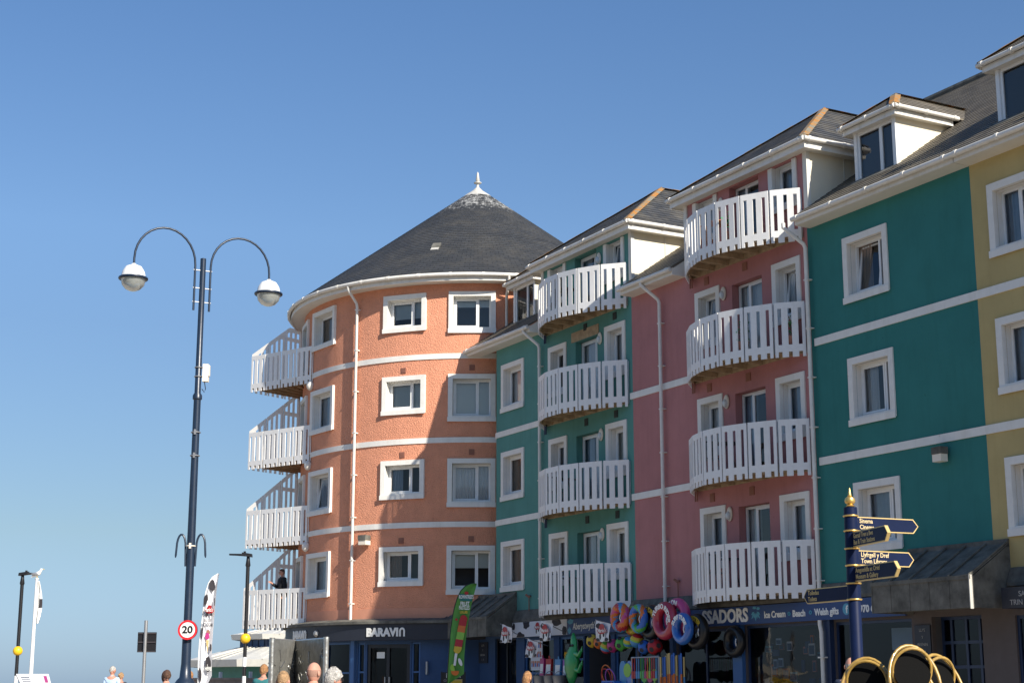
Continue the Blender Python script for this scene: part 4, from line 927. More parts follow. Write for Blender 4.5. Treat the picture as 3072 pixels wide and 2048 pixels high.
swim_ring(9.66,1.0,3.23,.26,.10,['blue','green','cyan','orange'],pat(0,1,2,3,0),'blue and green swim ring with a clear rim in front of a black tyre ring')
swim_ring(9.92,.8,3.14,.30,.13,['black_rubber'],None,'black tyre-shaped swim ring behind the blue and green ring',txt='TYRE DRIFT',tc='yellow')
swim_ring(10.82,1.0,3.14,.33,.125,['redplastic'],None,'red swim ring with large white lettering',txt='TURBO RIDER',)
swim_ring(11.05,.8,3.2,.36,.12,['pinkplastic'],None,'pink swim ring behind the red lettered ring',txt='RIDE ON')
swim_ring(11.55,1.0,2.93,.27,.11,['blueplastic'],None,'shiny blue swim ring, lowest of the rings',txt='SURF TUBE')
swim_ring(11.72,.72,2.86,.30,.12,['black_rubber'],None,'black tyre-shaped swim ring behind the shiny blue ring',txt='MONSTER',tc='yellow')
swim_ring(12.48,.2,2.62,.26,.11,['black_rubber'],None,'plain black swim ring nearest the blue pillar')
def beach_ball(s, z, r, c1, c2, label, o=.9, rainbow=False):
    b = MB(); b.ball((0,0,0), r, n=20, k=14)
    if rainbow:
        b.m = [min(4, int((1-(b.v[f[0]].z/r))*2.5)) for f in b.f]; mats = [c1, 'yellow', 'lime', 'skyblue', c2]
    else:
        mats = [c1, c2]
    ob = b.build('play_ball', mats, None, W(s, o, z), (.5*random.random(), .4, THETA), smooth=True, ang=180)
    tag(ob, label, 'ball', 'play balls hung in a row under the shop sign')
    if not rainbow:
        p = MB(); ph = (1+5**.5)/2
        for v in [(0,a,b_*ph) for a in (-1,1) for b_ in (-1,1)]+[(a,b_*ph,0) for a in (-1,1) for b_ in (-1,1)]+[(b_*ph,0,a) for a in (-1,1) for b_ in (-1,1)]:
            n = Vector(v).normalized(); u = n.orthogonal().normalized(); w_ = n.cross(u)
            p.face([(n*.97+(u*cos(2*pi*i/5)+w_*sin(2*pi*i/5))*.36).normalized()*r*1.07 for i in range(5)])
        p.build('pentagon', 'banner_dark', ob, merge=False)
    return ob
for a in ((7.32,2.75,.17,'yellow','x','yellow football-patterned ball, first of the hanging balls'),(7.66,2.70,.16,'orange','x','orange football-patterned ball, second in the row'),(8.33,2.61,.17,'magenta','x','magenta football-patterned ball, fourth in the row'),(8.73,2.64,.18,'green','x','bright green football-patterned ball'),(9.76,2.54,.17,'blue','x','blue football-patterned ball beside the red one'),(10.21,2.54,.19,'red','x','red football-patterned ball, last of the hanging balls')):
    beach_ball(a[0],a[1],a[2],a[3],'banner_dark',a[5])
for a in ((7.99,2.58,.16,'green','red','yellow and green rainbow ball between the orange and magenta balls'),(9.06,2.68,.15,'skyblue','lime','light blue and lime ball between the green ball and the rainbow ball'),(9.42,2.71,.18,'red','skyblue','large rainbow ball above the blue football')):
    beach_ball(a[0],a[1],a[2],a[3],a[4],a[5],rainbow=True)
# inflatable crocodile hung by the nose
t = thing('inflatable_crocodile', 'green inflatable crocodile hanging head-up beside the shop door', 'inflatable', W(6.28,.9,2.3), THETA)
b = MB(); b.tube([(.06,0,.68),(.08,0,.5),(.1,0,.35),(.04,0,.2),(0,0,0),(-.02,0,-.25),(-.03,0,-.45),(-.05,0,-.7)], [.05,.12,.13,.2,.30,.28,.2,.05], 16)
for v in b.v: v.y *= .55
b.build('body', 'croc_green', t, smooth=True, ang=80)
for (z0, x1, z1) in ((.15,.55,.22),(-.25,.55,-.12)):
    b = MB(); b.tube([(.2,0,z0),(.4,-.03,z0-.05),(x1,-.05,z1)], [.08,.06,.04], 10)
    for k in (-.06,0,.06): b.tube([(x1-.02,-.05,z1-.02),(x1+.07,-.06,z1+.05+k)], [.025,.01], 6)
    b.build('leg', 'croc_green', t, smooth=True)
b = MB(); [b.ball((x,-.09,.36), .035) for x in (.04,.16)]; b.build('eye', 'banner_dark', t)
# price boards / ice cream poster in the window
b = MB(); b.box(0,.66,-.02,0,0,.84); pst = onW('menu_poster', b, 'banner_white', 2.5, .02, 2.06, 'white ice lolly menu poster in the ice cream window', 'poster')
for r_ in range(3):
    for c_ in range(6):
        b = MB(); x, z = .08+c_*.1, .1+r_*.26; b.box(x-.025,x+.025,-.03,-.021,z,z+.1); b.box(x-.025,x+.025,-.03,-.021,z+.101,z+.16,1); b.build('lolly_picture', ['red' if c_ % 2 else 'blue','orange'], pst)
for i, (s, w_, cm, lb) in enumerate(((4.05,.22,'magenta','magenta bucket-and-spade bag hanging by the shop window'),(4.42,.3,'red','red toy pack hanging beside the magenta bag'),(4.92,.3,'skyblue','light blue toy pack hanging beside the red pack'),(5.3,.2,'purple','purple toy pack nearest the crocodile'))):
    b = MB(); b.box(-w_/2,w_/2,-.06,0,-.25,.25); b.box(-.03,.03,-.04,-.02,.25,.33); b.box(-w_/2+.03,w_/2-.03,-.068,-.061,-.15,.1,1); b.v = [v+Vector((.02*sin(v.z*9),0,0)) for v in b.v]
    onW('toy_pack', b, [cm,'lettering_white'], s, .5, 2.12-.02*i, lb, 'toy pack', 'toy packs hanging beside the shop door')
for i, (s, lb) in enumerate(((4.4,'grey bucket on the stand, leftmost of three'),(4.95,'patterned bucket, middle of three'),(5.45,'grey bucket nearest the crocodile'))):
    b = MB(); b.lathe([(0,-.2),(.15,-.2),(.2,.15),(.21,.16),(.19,.15),(.14,-.19)], n=20); b.torus((0,0,.1),.17,.008,(1,0,.0),20,6)
    onW('bucket', b, ['steel_grey'], s, .8, 1.74, lb, 'bucket', 'metal buckets below the toy packs', smooth=True)
b = MB(); b.box(4.1,5.8,-1.0,-.6,1.50,1.53)
for x in (4.15,5.7): b.box(x,x+.05,-.98,-.93,0,1.5); b.box(x,x+.05,-.68,-.63,0,1.5)
onW('display_table', b, 'frame_blue', 0, 0, 0, 'dark display table carrying the metal buckets', 'table')
# rack with nets, spades and windbreaks
t = thing('display_rack', 'chrome display rack hung with bright spades and nets', 'rack', W(10.0,1.05,0), THETA)
b = MB(); b.tube([(-.6,0,2.3),(.6,0,2.3)], .018, 8); b.tube([(-.6,0,0),(-.6,0,2.3)], .018, 8); b.tube([(.6,0,0),(.6,0,2.3)], .018, 8); b.tube([(-.6,.3,1.9),(.6,.3,1.9)], .015, 8); b.build('frame', 'steel_grey', t)
cols = ['red','red','skyblue','skyblue','green','croc_green','magenta','orange','lime']
for i in range(12):
    x = -.52+i*.095; b = MB(); c_ = cols[i % 9]; b.tube([(x,-.03,2.28),(x,-.03,1.95)], .012, 6); b.box(x-.035,x+.035,-.045,-.02,1.80,1.97); 
    o_ = b.build('toy_spade', c_, None, W(10.0,1.05,0), (0,0,THETA)); tag(o_, 'plastic toy spade hanging from the chrome rack', 'spade', 'toy spades on the chrome rack')
    o_['label'] = ['red','scarlet','sky blue','pale blue','bright green','dark green','magenta','orange','lime'][i % 9] + ' toy spade hanging ' + ('on the left half' if i < 6 else 'on the right half') + ' of the chrome rack' + (' near its end' if i in (0,11) else '')
for i in range(14):
    b = MB(); s = 10.75+.062*i; zt = 2.28+.1*random.random(); b.tube([(0,0,.0),(0,0,zt*.62)], .022, 8, 0); b.tube([(0,0,zt*.62),(0,0,zt*.8)], .024, 8, 1); b.tube([(0,0,zt*.8),(0,0,zt)], .022, 8, 0)
    o_ = onW('fishing_net_pole', b, ['blue' if i % 2 else 'gold_paint', 'orange' if i % 3 else 'skyblue'], s, .95+.12*(i % 3), .0, 'blue and tan windbreak pole in the bundle beside the chrome rack', 'pole', 'windbreak poles bundled beside the chrome rack')
for i, (c_, s, z, r_, lb) in enumerate((('orange',8.25,1.9,.24,'orange hoop'),('purple',8.4,1.82,.22,'purple hoop'),('red',8.2,1.84,.21,'red hoop'),('lime',9.2,2.0,.17,'lime green frisbee disc hung by the rack'),('green',9.95,1.86,.15,'green beach bat under the spades'),('magenta',10.2,1.84,.14,'magenta beach bat under the spades'),('lime',10.4,1.88,.14,'lime beach bat under the spades'))):
    b = MB()
    if i < 3: b.torus((0,0,0), r_, .015, (0,1,.2), 30, 8)
    else: b.lathe([(0,-.01),(r_,-.01),(r_,.01),(0,.01)], n=20); b.v = [Vector((v.x, v.z, v.y)) for v in b.v]; 
    if i > 3: b.box(-.02,.02,-.01,.01,-r_-.12,-r_+.01)
    onW('hoop' if i < 3 else 'beach_bat' if i > 3 else 'frisbee', b, c_, s, 1.05, z, lb+(' in the pile of hoops outside the shop' if i < 3 else ''), 'hoop' if i < 3 else 'beach toy', smooth=True)
for i, (s, w_, c_, lb) in enumerate(((8.6,.35,'blue','blue plastic crate of beach toys'),(8.98,.3,'skyblue','light blue body board stood on end'),(9.28,.28,'blueplastic','shiny blue body board stood beside the rack'))):
    b = MB()
    if i == 0:
        b.plate([-.3,-.26,.26,.3],[0,.04,.36,.4],lambda a,c: not(a==1 and c==1),-.2,-.18); b.box(-.3,.3,-.18,.2,0,.03); b.box(-.3,-.28,-.18,.2,.03,.4); b.box(.28,.3,-.18,.2,.03,.4); z = 1.35
    else:
        pts = [(w_/2*cos(R(a)), 0, .5+.18*sin(R(a))) for a in range(0,181,20)]+[(-w_/2,0,-.5),(w_/2,0,-.5)]; b.prism(pts, (0,.06,0)); z = 1.55
    onW('toy_crate' if i == 0 else 'body_board', b, c_, s, 1.05, z, lb, 'crate' if i == 0 else 'body board')
b = MB(); b.box(8.1,9.45,-1.3,-.8,1.0,1.04); [b.box(x,x+.05,-1.28,-1.23,0,1.0) for x in (8.15,9.35)]; [b.box(x,x+.05,-.87,-.82,0,1.0) for x in (8.15,9.35)]
onW('display_table', b, 'wall_taupe', 0, 0, 0, 'low display table carrying the blue crate and body boards', 'table')
# stock seen dimly through the big window
rnd = random.Random(5)
for i in range(26):
    s = 12.9+rnd.random()*2.3; z = 1.6+rnd.random()*1.1; b = MB(); w_, h = .1+.15*rnd.random(), .12+.15*rnd.random(); b.box(-w_/2,w_/2,0,.03,-h/2,h/2); b.box(-w_/2+.02,w_/2-.02,-.006,-.001,-h/2+.02,h/2-.04,1)
    c_ = rnd.choice(['sign_blue','cyan','orange','pink_render','cloth_lightblue','banner_white','shop_blue'])
    o_ = b.build('stock_card', [c_, 'shop_blue'], HP, (s-8.03, .35+.3*rnd.random(), z))
b = MB(T=LT(HB['s0'])); b.box(16.9,17.6,.6,.62,2.35,2.8); b.box(17.2,18.0,.9,.94,1.4,2.2); b.build('stock_card', 'cloth_lightblue', HB)
b = MB(T=LT(HP['s0'])); b.box(12.7,15.3,1.3,1.33,.2,2.9); b.build('back_panel', 'room_dark', HP)

# ================================================================ people
def skinmesh(nodes, edges, sub=1):
    """nodes: name -> (pos, radius); one continuous skinned surface"""
    bm = bmesh.new(); L = bm.verts.layers.skin.verify(); V = {}
    for i, (k, (p, r)) in enumerate(nodes.items()):
        v = bm.verts.new(p); rr = r if isinstance(r, tuple) else (r, r); v[L].radius = rr; V[k] = v
        if i == 0: v[L].use_root = True
    for a, b in edges: bm.edges.new((V[a], V[b]))
    me = bpy.data.meshes.new('tmp'); bm.to_mesh(me); bm.free(); ob = bpy.data.objects.new('tmp', me); COL.objects.link(ob)
    ob.modifiers.new('s', 'SKIN'); sb = ob.modifiers.new('u', 'SUBSURF'); sb.levels = sub; sb.render_levels = sub
    dg = bpy.context.evaluated_depsgraph_get(); out = bpy.data.meshes.new_from_object(ob.evaluated_get(dg)); bpy.data.objects.remove(ob)
    for p in out.polygons: p.use_smooth = True
    return out
def person(loc, h, yaw, label, shirt, legs, hair, hairstyle='short', pose='stand', glasses=False, group=None, stripes=False, jacket=None, nod=0, turn=0, sleeves='short', build=1.0):
    """yaw 0 faces the camera (-Y); local +X is the person's left"""
    t = thing('person', label, 'person', loc, yaw, group); k = h/1.75; q = build
    P = lambda x, y, z: Vector((x*k, y*k, z*k)); n = {}
    n['pel'] = (P(0,0,.96), (.135*k*q,.105*k)); n['wai'] = (P(0,-.01,1.10), (.125*k*q,.10*k)); n['che'] = (P(0,0,1.30), (.155*k*q,.11*k)); n['sh'] = (P(0,.01,1.42), (.12*k,.085*k)); n['nk'] = (P(0,.0,1.50), .055*k); n['hb'] = (P(0,-.012,1.58), .055*k)
    e = [('pel','wai'),('wai','che'),('che','sh'),('sh','nk'),('nk','hb')]
    for s, S in ((1,'L'),(-1,'R')):
        n['sx'+S] = (P(.17*s*q,.01,1.42), .062*k)
        if pose == 'arm' and s == -1: el, wr = P(-.27,-.05,1.15), P(-.22,-.28,1.27)
        elif pose == 'phone': el, wr = P(.24*s,-.03,1.14), P(.08*s,-.30,1.2)
        else: el, wr = P(.25*s*q,.03,1.13), P(.26*s*q,-.05,.88)
        n['el'+S] = (el, .043*k); n['wr'+S] = (wr, .028*k); d = (wr-el).normalized(); pm = wr+d*.06*k; n['pa'+S] = (pm, (.038*k,.018*k))
        e += [('sh','sx'+S),('sx'+S,'el'+S),('el'+S,'wr'+S),('wr'+S,'pa'+S)]
        side = d.cross(Vector((s,0,0))).normalized(); acc = side.cross(d).normalized()
        for f, (off, ln) in enumerate(((-.026,.07),(-.009,.08),(.009,.075),(.026,.058))):
            a = pm+side*off*k+d*.035*k; b = a+d*ln*.5*k+acc*.008*k; c = b+d*ln*.4*k+acc*.022*k
            n[f'f{f}a{S}'] = (a, .0095*k); n[f'f{f}b{S}'] = (b, .0085*k); n[f'f{f}c{S}'] = (c, .007*k); e += [('pa'+S,f'f{f}a{S}'),(f'f{f}a{S}',f'f{f}b{S}'),(f'f{f}b{S}',f'f{f}c{S}')]
        a = wr+d*.03*k-side*.03*k; b = a+d*.035*k-side*.022*k; n['t0'+S] = (a, .011*k); n['t1'+S] = (b, .008*k); e += [('wr'+S,'t0'+S),('t0'+S,'t1'+S)]
        n['hi'+S] = (P(.09*s,0,.90), .088*k*q); n['kn'+S] = (P(.10*s,-.015,.50), .056*k); n['an'+S] = (P(.10*s,.02,.09), .038*k); n['to'+S] = (P(.115*s,-.14,.035), .03*k)
        e += [('pel','hi'+S),('hi'+S,'kn'+S),('kn'+S,'an'+S),('an'+S,'to'+S)]
    me = skinmesh(n, e)
    # head with face, part of the same body mesh
    hc = P(0,-.015,1.645); hb = MB(); N, K = 24, 18; rot = Matrix.Rotation(turn, 3, 'Z') @ Matrix.Rotation(nod, 3, 'X')
    def headpt(th, ph):       # th around, ph from top
        x, y, z = sin(ph)*sin(th), -sin(ph)*cos(th), cos(ph); X, Y_, Z = x*.077, y*.095, z*.118
        if z < 0: X *= 1+.28*z; Y_ *= 1+.12*z
        if y < 0:
            f = -y; g = lambda cx, cz, w_, hh: math.exp(-((x-cx)/w_)**2-((z-cz)/hh)**2)
            Y_ -= f*(.022*g(0,-.18,.13,.16)+.012*g(0,-.30,.16,.09)+.007*g(0,-.52,.25,.08)+.012*g(0,-.85,.3,.15)+.006*g(.35,.12,.3,.08)+.006*g(-.35,.12,.3,.08)) - f*(.012*g(.36,-.02,.18,.09)+.012*g(-.36,-.02,.18,.09))
        for s in (-1, 1):
            Y_ += 0; X += s*.014*math.exp(-((y-.05)/.13)**2-((z+.05)/.24)**2)*max(0, s*x)
        v = rot @ (Vector((X, Y_, Z))*1.0)
        return hc+v*k
    for i in range(K):
        for j in range(N):
            a, b, c, d = headpt(2*pi*j/N, pi*(i+1)/K), headpt(2*pi*(j+1)/N, pi*(i+1)/K), headpt(2*pi*(j+1)/N, pi*i/K), headpt(2*pi*j/N, pi*i/K)
            hb.face([a,b,c,d] if 0 < i < K-1 else ([a,b,c] if i == 0 else [a,c,d]))
    for s in (-1,1): hb.ball(hc+(rot @ Vector((.082*s,.012,-.008)))*k, .03*k, n=10, k=8, sc=(.35,.7,1.05))
    hm = hb.mesh('h', 'skin', smooth=True, ang=180); bm = bmesh.new(); bm.from_mesh(me); bm.from_mesh(hm); body = bpy.data.meshes.new('body'); bm.to_mesh(body); bm.free()
    body.materials.append(M['skin'])
    for p in body.polygons: p.use_smooth = True; p.material_index = 0
    place('body', body, t)
    for s in (-1, 1):
        b = MB(); b.ball(hc+(rot @ Vector((.027*s,-.083,-.003)))*k, .0105*k, n=10, k=8); b.build('eye', 'banner_dark', t, smooth=True)
    # hair: cap following the skull
    if hairstyle != 'bald':
        b = MB(); g = {'short': 1.07, 'curly': 1.20, 'long': 1.14, 'bun': 1.12}[hairstyle]; lim = {'short': .60, 'curly': .66, 'long': .80, 'bun': .62}[hairstyle]
        def hp(th, u):
            back = (1-cos(th))/2; ph = pi*u*(lim*(.52+.48*back)+(.06 if hairstyle != 'short' else 0)); p = headpt(th, ph)-hc
            wob = noise.noise(Vector((th*3, ph*6, k*7)))*(.16 if hairstyle == 'curly' else .06)+noise.noise(Vector((cos(th)*8, sin(th)*8, ph*14)))*.05
            return hc+p*(g+wob)+Vector((0,0,.004))*k
        for i in range(16):
            for j in range(36):
                q_ = [hp(2*pi*j/36,(i+1)/16), hp(2*pi*(j+1)/36,(i+1)/16), hp(2*pi*(j+1)/36,i/16), hp(2*pi*j/36,i/16)]; b.face(q_ if i else q_[:3])
        if hairstyle == 'long':
            c = hc+(rot @ Vector((0,.07,-.06)))*k; b.ball(c, .09*k, sc=(.95,.55,1.5))
        if hairstyle == 'bun': b.ball(hc+(rot @ Vector((0,.115,.05)))*k, .042*k, n=12, k=8)
        b.build('hair', hair, t, smooth=True, ang=180)
    else:
        b = MB()
        for j in range(4, 20):
            for i in range(3):
                f = lambda jj, ii: hc+(headpt(2*pi*jj/24, pi*(.42+.07*ii))-hc)*1.012
                b.face([f(j,i+1), f(j+1,i+1), f(j+1,i), f(j,i)])
        b.build('hair', hair, t, smooth=True, ang=180)
    # clothes: slightly larger shells over the same skeleton
    def shell(keys, add, mat_, nm, ed=None):
        nn = {}; 
        for kk in keys:
            p, r = n[kk]; r = r if isinstance(r, tuple) else (r, r); nn[kk] = (p, (r[0]+add*k, r[1]+add*k))
        ee = [x for x in e if x[0] in nn and x[1] in nn]; m_ = skinmesh(nn, ee); m_.materials.append(M[mat_])
        if stripes and nm == 'shirt': m_.materials.append(M['cloth_dark']); [setattr(p, 'material_index', int((p.center.x/k+5)*28) % 2) for p in m_.polygons]
        return place(nm, m_, t)
    n['_shL'] = ((n['sxL'][0]*.45+n['elL'][0]*.55), .05*k); n['_shR'] = ((n['sxR'][0]*.45+n['elR'][0]*.55), .05*k); e += [('sxL','_shL'),('sxR','_shR')]
    arms = ['_shL','_shR'] if sleeves == 'short' else ['elL','elR','wrL','wrR']
    shell(['pel','wai','che','sh','sxL','sxR']+arms, .018, shirt, 'shirt')
    if jacket: shell(['pel','wai','che','sh','sxL','sxR','elL','elR','wrL','wrR'], .03, jacket, 'jacket')
    shell(['pel','hiL','hiR','knL','knR','anL','anR'], .015, legs, 'trousers')
    b = MB(); b.tube([n['nk'][0]+P(0,0,-.05), n['nk'][0]+P(0,-.004,.01)], [.085*k,.068*k], 14, cap=False); b.build('collar', jacket or shirt, t, smooth=True)
    for S in 'LR':
        b = MB(); p = n['an'+S][0]; b.ball(Vector((n['to'+S][0].x*.9, n['to'+S][0].y*.55, .045*k)), .05*k, sc=(.95,2.6,.9)); b.build('shoe', 'cloth_dark', t, smooth=True)
    if glasses:
        b = MB()
        for s in (-1,1): b.torus(hc+(rot @ Vector((.031*s,-.105,-.002)))*k, .020*k, .0025*k, rot @ Vector((0,1,0)), 16, 6); b.tube([hc+(rot @ Vector((.05*s,-.10,0)))*k, hc+(rot @ Vector((.078*s,-.01,.0)))*k], .002*k, 6)
        b.build('glasses', 'banner_dark', t)
    return t
def stand(x, y, top, h, yaw, label, *a, Y=30, **k):     # a person whose crown is seen at photo position (x, y)
    p = at(x, y, Y); return person((p.x, p.y, p.z-h), h, yaw, label, *a, **k)
stand(338, 1999, 0, 1.76, pi*.95, 'man in a pale blue short-sleeved shirt seen from behind beside a child', 'cloth_lightblue','cloth_dark','hair_grey', Y=45, turn=-.5)
stand(363, 2018, 0, 1.50, pi*.9, 'child in a dark top with hair tied up, next to the man in pale blue', 'cloth_dark','cloth_dark','hair_fair','bun', Y=45)
stand(500, 2011, 0, 1.70, .5, 'woman with long brown hair and glasses in a red top and dark jacket looking down', 'cloth_red','cloth_dark','hair_brown','long', Y=33, jacket='cloth_navy', nod=.55, glasses=True)
stand(567, 2014, 0, 1.68, 2.2, 'woman with fair hair half hidden behind the tall street lamp', 'cloth_dark','cloth_dark','hair_ginger','long', Y=40)
stand(791, 1996, 0, 1.72, 2.8, 'person with curly fair hair in a teal hooded jacket left of the steel screen', 'cloth_teal','cloth_dark','hair_ginger','curly', Y=35, jacket='cloth_teal', nod=.2)
stand(849, 2017, 0, 1.66, 2.9, 'boy with short fair hair in front of the steel screen', 'cloth_navy','cloth_dark','hair_fair', Y=19.2)
stand(940, 1989, 0, 1.80, 2.6, 'bald man in a black and white striped shirt in front of the steel screen', 'cloth_white','cloth_dark','hair_stubble','bald', Y=19.3, stripes=True, build=1.08)
stand(997, 2010, 0, 1.68, 2.1, 'woman with short grey hair and sunglasses beside the bald man', 'cloth_dark','cloth_dark','hair_grey','curly', Y=18.2, glasses=True)
stand(1581, 2016, 0, 1.62, 2.5, 'person with ginger hair outside the ice cream window', 'cloth_black','cloth_dark','hair_ginger','long', Y=31, jacket='cloth_black')
stand(2551, 1974, 0, 1.80, 2.6, 'man with thinning grey hair in a dark blue shirt behind the fingerpost', 'cloth_navy','cloth_dark','hair_grey','bald', Y=22.5, turn=.4)
person(Vector((-7.72, 53.5, 3.75)), 1.70, -1.05, 'man in dark jacket and white shirt standing on the lowest tower balcony', 'cloth_white','cloth_black','hair_brown', pose='arm', jacket='cloth_black', glasses=True, sleeves='long')

# ================================================================ ground, sea wall, sea
b = MB(); Y_ = [-400,8,20,40,60,110]
for y0, y1 in zip(Y_, Y_[1:]):
    for x0, x1 in ((-400,-60),(-60,60),(60,400)): b.face([(x0,y0,ground(y0)),(x1,y0,ground(y0)),(x1,y1,ground(y1)),(x0,y1,ground(y1))])
tag(b.build('ground', 'paving', None), kind='structure')
b = MB(); b.face([(-8000,104,-3.5),(8000,104,-3.5),(8000,20000,-3.5),(-8000,20000,-3.5)]); tag(b.build('sea', 'sea_water', None, merge=False), kind='structure')
b = MB(); b.prism([(-60,6,.004),(3,-4,.004),(8.5,-4,.004),(-9,26,.16),(-60,40,.30)], (0,0,.02)); tag(b.build('road', 'asphalt', None), kind='structure')
b = MB(); b.box(-11.9,-5.5,60,60.5,0,1.84); b.box(-12.0,-5.4,59.95,60.55,1.84,1.93); b.v = [v for v in b.v]; tag(b.build('sea_wall', 'stone', None), 'low reddish stone parapet wall along the promenade', 'wall')
# unseen brick terrace added behind the camera to block low sky from right-hand fronts
t = thing('added_brick_terrace', 'added unseen dark brick terrace behind the viewer, blocking low sky light', 'building', (-20, -24, 0), .05)
b = MB(); wallgrid(b, lambda x, y, z: (-x, 6-y, z), -32, 30, 0, 13, [(x, x+1.2, z, z+1.8) for x in range(-29, 28, 4) for z in (1,4.2,7.4,10.4)], depth=.2, back=.8); b.box(-30,32,-6,-5.8,0,13); b.box(-30,-29.8,-5.8,5.9,0,13); b.box(31.8,32,-5.8,5.9,0,13); b.build('wall', ['dark_brick','room_dark'], t)
b = MB(); b.face([(-30.5,6.6,12.8),(32.5,6.6,12.8),(32.5,0,16.5),(-30.5,0,16.5)]); b.face([(-30.5,-6.6,12.8),(32.5,-6.6,12.8),(32.5,0,16.5),(-30.5,0,16.5)]); b.build('roof', 'slate_bay', t, merge=False)
b = MB()
for x in range(-29, 28, 4):
    for z in (1,4.2,7.4,10.4): b.face([(-x,5.85,z),(-x-1.2,5.85,z),(-x-1.2,5.85,z+1.8),(-x,5.85,z+1.8)])
b.build('window_panes', 'glass', t, merge=False)
# ================================================================ promenade pavilion
px = at(700, 2000, 82).x
pv = thing('pavilion_building', 'low teal-tiled seafront pavilion with two tiers of pale metal roof behind the balconies', 'building', (-11.5, 86, 0))
b = MB(); b.lathe([(5.0,0),(5.0,2.95)], n=8, a0=22.5, a1=382.5); b.build('wall', 'sea_tile', pv)
b = MB(); b.lathe([(5.9,2.60),(5.95,2.95),(3.2,3.62)], n=8, a0=22.5, a1=382.5); b.lathe([(4.9,2.6),(5.9,2.6)], n=8, a0=22.5, a1=382.5)
for i in range(72):
    a = R(i*5); c_ = cos(pi/8)/cos((a+0) % (pi/4)-pi/8); 
    b.tube([(5.93*c_*sin(a),-5.93*c_*cos(a),2.96),(3.2*c_*sin(a),-3.2*c_*cos(a),3.63)], .03, 4)
b.build('lower_roof', 'roof_metal', pv)
b = MB(); b.lathe([(3.1,3.5),(3.1,4.05)], n=8, a0=22.5, a1=382.5); up = b.build('clerestory', 'frame_blue', pv)
for i in range(8):
    a = R(i*45); b = MB(); T = lambda p: (p[0]*cos(a)+2.90*sin(a), p[0]*sin(a)-2.90*cos(a), p[2])
    for j in range(4): 
        x = -1.0+j*.52; b.face([T((x,0,3.6)),T((x+.42,0,3.6)),T((x+.42,0,3.98)),T((x,0,3.98))])
    b.build('window', 'shop_blue', up, merge=False)
b = MB(); b.lathe([(3.55,4.02),(3.6,4.28),(.3,4.95),(0,4.96)], n=8, a0=22.5, a1=382.5); b.lathe([(3.0,4.02),(3.55,4.02)], n=8, a0=22.5, a1=382.5)
for i in range(48):
    a = R(i*7.5); c_ = cos(pi/8)/cos(a % (pi/4)-pi/8); b.tube([(3.58*c_*sin(a),-3.58*c_*cos(a),4.29),(.3*c_*sin(a),-.3*c_*cos(a),4.96)], .025, 4)
b.build('upper_roof', 'roof_metal', pv)
b = MB(); b.ball((.6,-3.2,3.85), .16); b.build('wall_lamp', 'white_paint', pv, smooth=True)
for i, (x, y) in enumerate(((662,2014),(752,2013))):
    p = at(x, y, 62); b = MB(); b.tube([(p.x,p.y,.3),(p.x,p.y,p.z)], .07, 10); tag(b.build('bollard', 'white_paint', None, smooth=True), ['white post on the promenade between the cow-patch banner and the left beacon pole','white post on the promenade near the person in the teal jacket'][i], 'post')
# ================================================================ tall twin-arm street lamp
LP = at(555, 2000, 30); lx = at(579, 1500, 30).x
lamp = thing('street_lamp', 'tall navy street lamp with two curved arms and globe lanterns, carrying a round 20 sign', 'street lamp', (-6.075, 30, ground(30)))
g0 = ground(30); b = MB(); b.lathe([(.16,0),(.16,.9),(.24,.95),(.27,1.15),(.25,1.35),(.16,1.5),(.11,1.55),(.088,1.8),(.085,2.35),(.076,2.42),(.076,4.2),(.070,5.5),(.068,6.78),(.09,6.8),(.09,6.87),(.060,6.92),(.056,8.9),(.056,9.6),(.0,9.62)], n=24); b.build('pole', 'navy_paint', lamp, smooth=True)
adir = Vector((cos(R(27)), sin(R(27)), 0))
for s, rr in ((-1, .66), (1, .64)):
    b = MB(); off = .155; pts = [adir*s*off+Vector((0,0,z)) for z in (8.55, 9.0, 9.45)]; rr = .60; cx_ = off+rr
    pts += [adir*s*(cx_-rr*cos(R(a)))+Vector((0,0,9.45+(.68 if s < 0 else .66)*sin(R(a)))) for a in range(12, 181, 12)]; pts.append(adir*s*(cx_+rr)+Vector((0,0,9.34)))
    b.tube(pts, .022, 10); b.build('arm', 'navy_paint', lamp, smooth=True)
    for z in (8.72, 9.0, 9.36): b = MB(); b.tube([adir*s*.05+Vector((0,0,z)), adir*s*(off+.03)+Vector((0,0,z))], .014, 6); b.build('arm_bracket', 'steel_grey', lamp)
    c = adir*s*(cx_+rr)+Vector((0,0,9.04)); b = MB(); b.lathe([(.03,.30),(.06,.27),(.15,.235),(.21,.14),(.24,.02)], c, 24); ln = b.build('lantern', 'white_paint', lamp, smooth=True)
    b = MB(); b.torus(c, .255, .028, (0,0,1), 32, 10); b.build('lantern_rim', 'navy_paint', ln, smooth=True); b = MB(); b.lathe([(.24,0),(.21,-.13),(.14,-.21),(.06,-.245),(0,-.25)], c, 24); b.build('globe', 'glass_lamp', ln, smooth=True)
    b = MB(); b.lathe([(0,.02),(.22,.0)], c, 24); b.ball(c+Vector((0,0,-.06)), .045, sc=(1,1,1.6)); b.build('reflector', 'glass_globe', ln)
    # flower-basket hooks lower down
    b = MB(); xx = .27; pts = [(s*.09, 0, 3.6), (s*.10,0,3.9)]+[(s*(.10+.085-.085*cos(R(a))), 0, 3.95+.25*sin(R(a))) for a in range(20, 181, 20)]+[(s*.28,0,3.80),(s*.285,0,3.76)]
    b.tube(pts, [.02]*(len(pts)-1)+[.008], 8); b.build('basket_hook', 'navy_paint', lamp, smooth=True)
b = MB(); b.box(.09,.20,-.06,.06,7.14,7.48); b.box(.20,.22,-.045,.045,7.25,7.46); bx = b.build('control_box', 'cream_box', lamp)

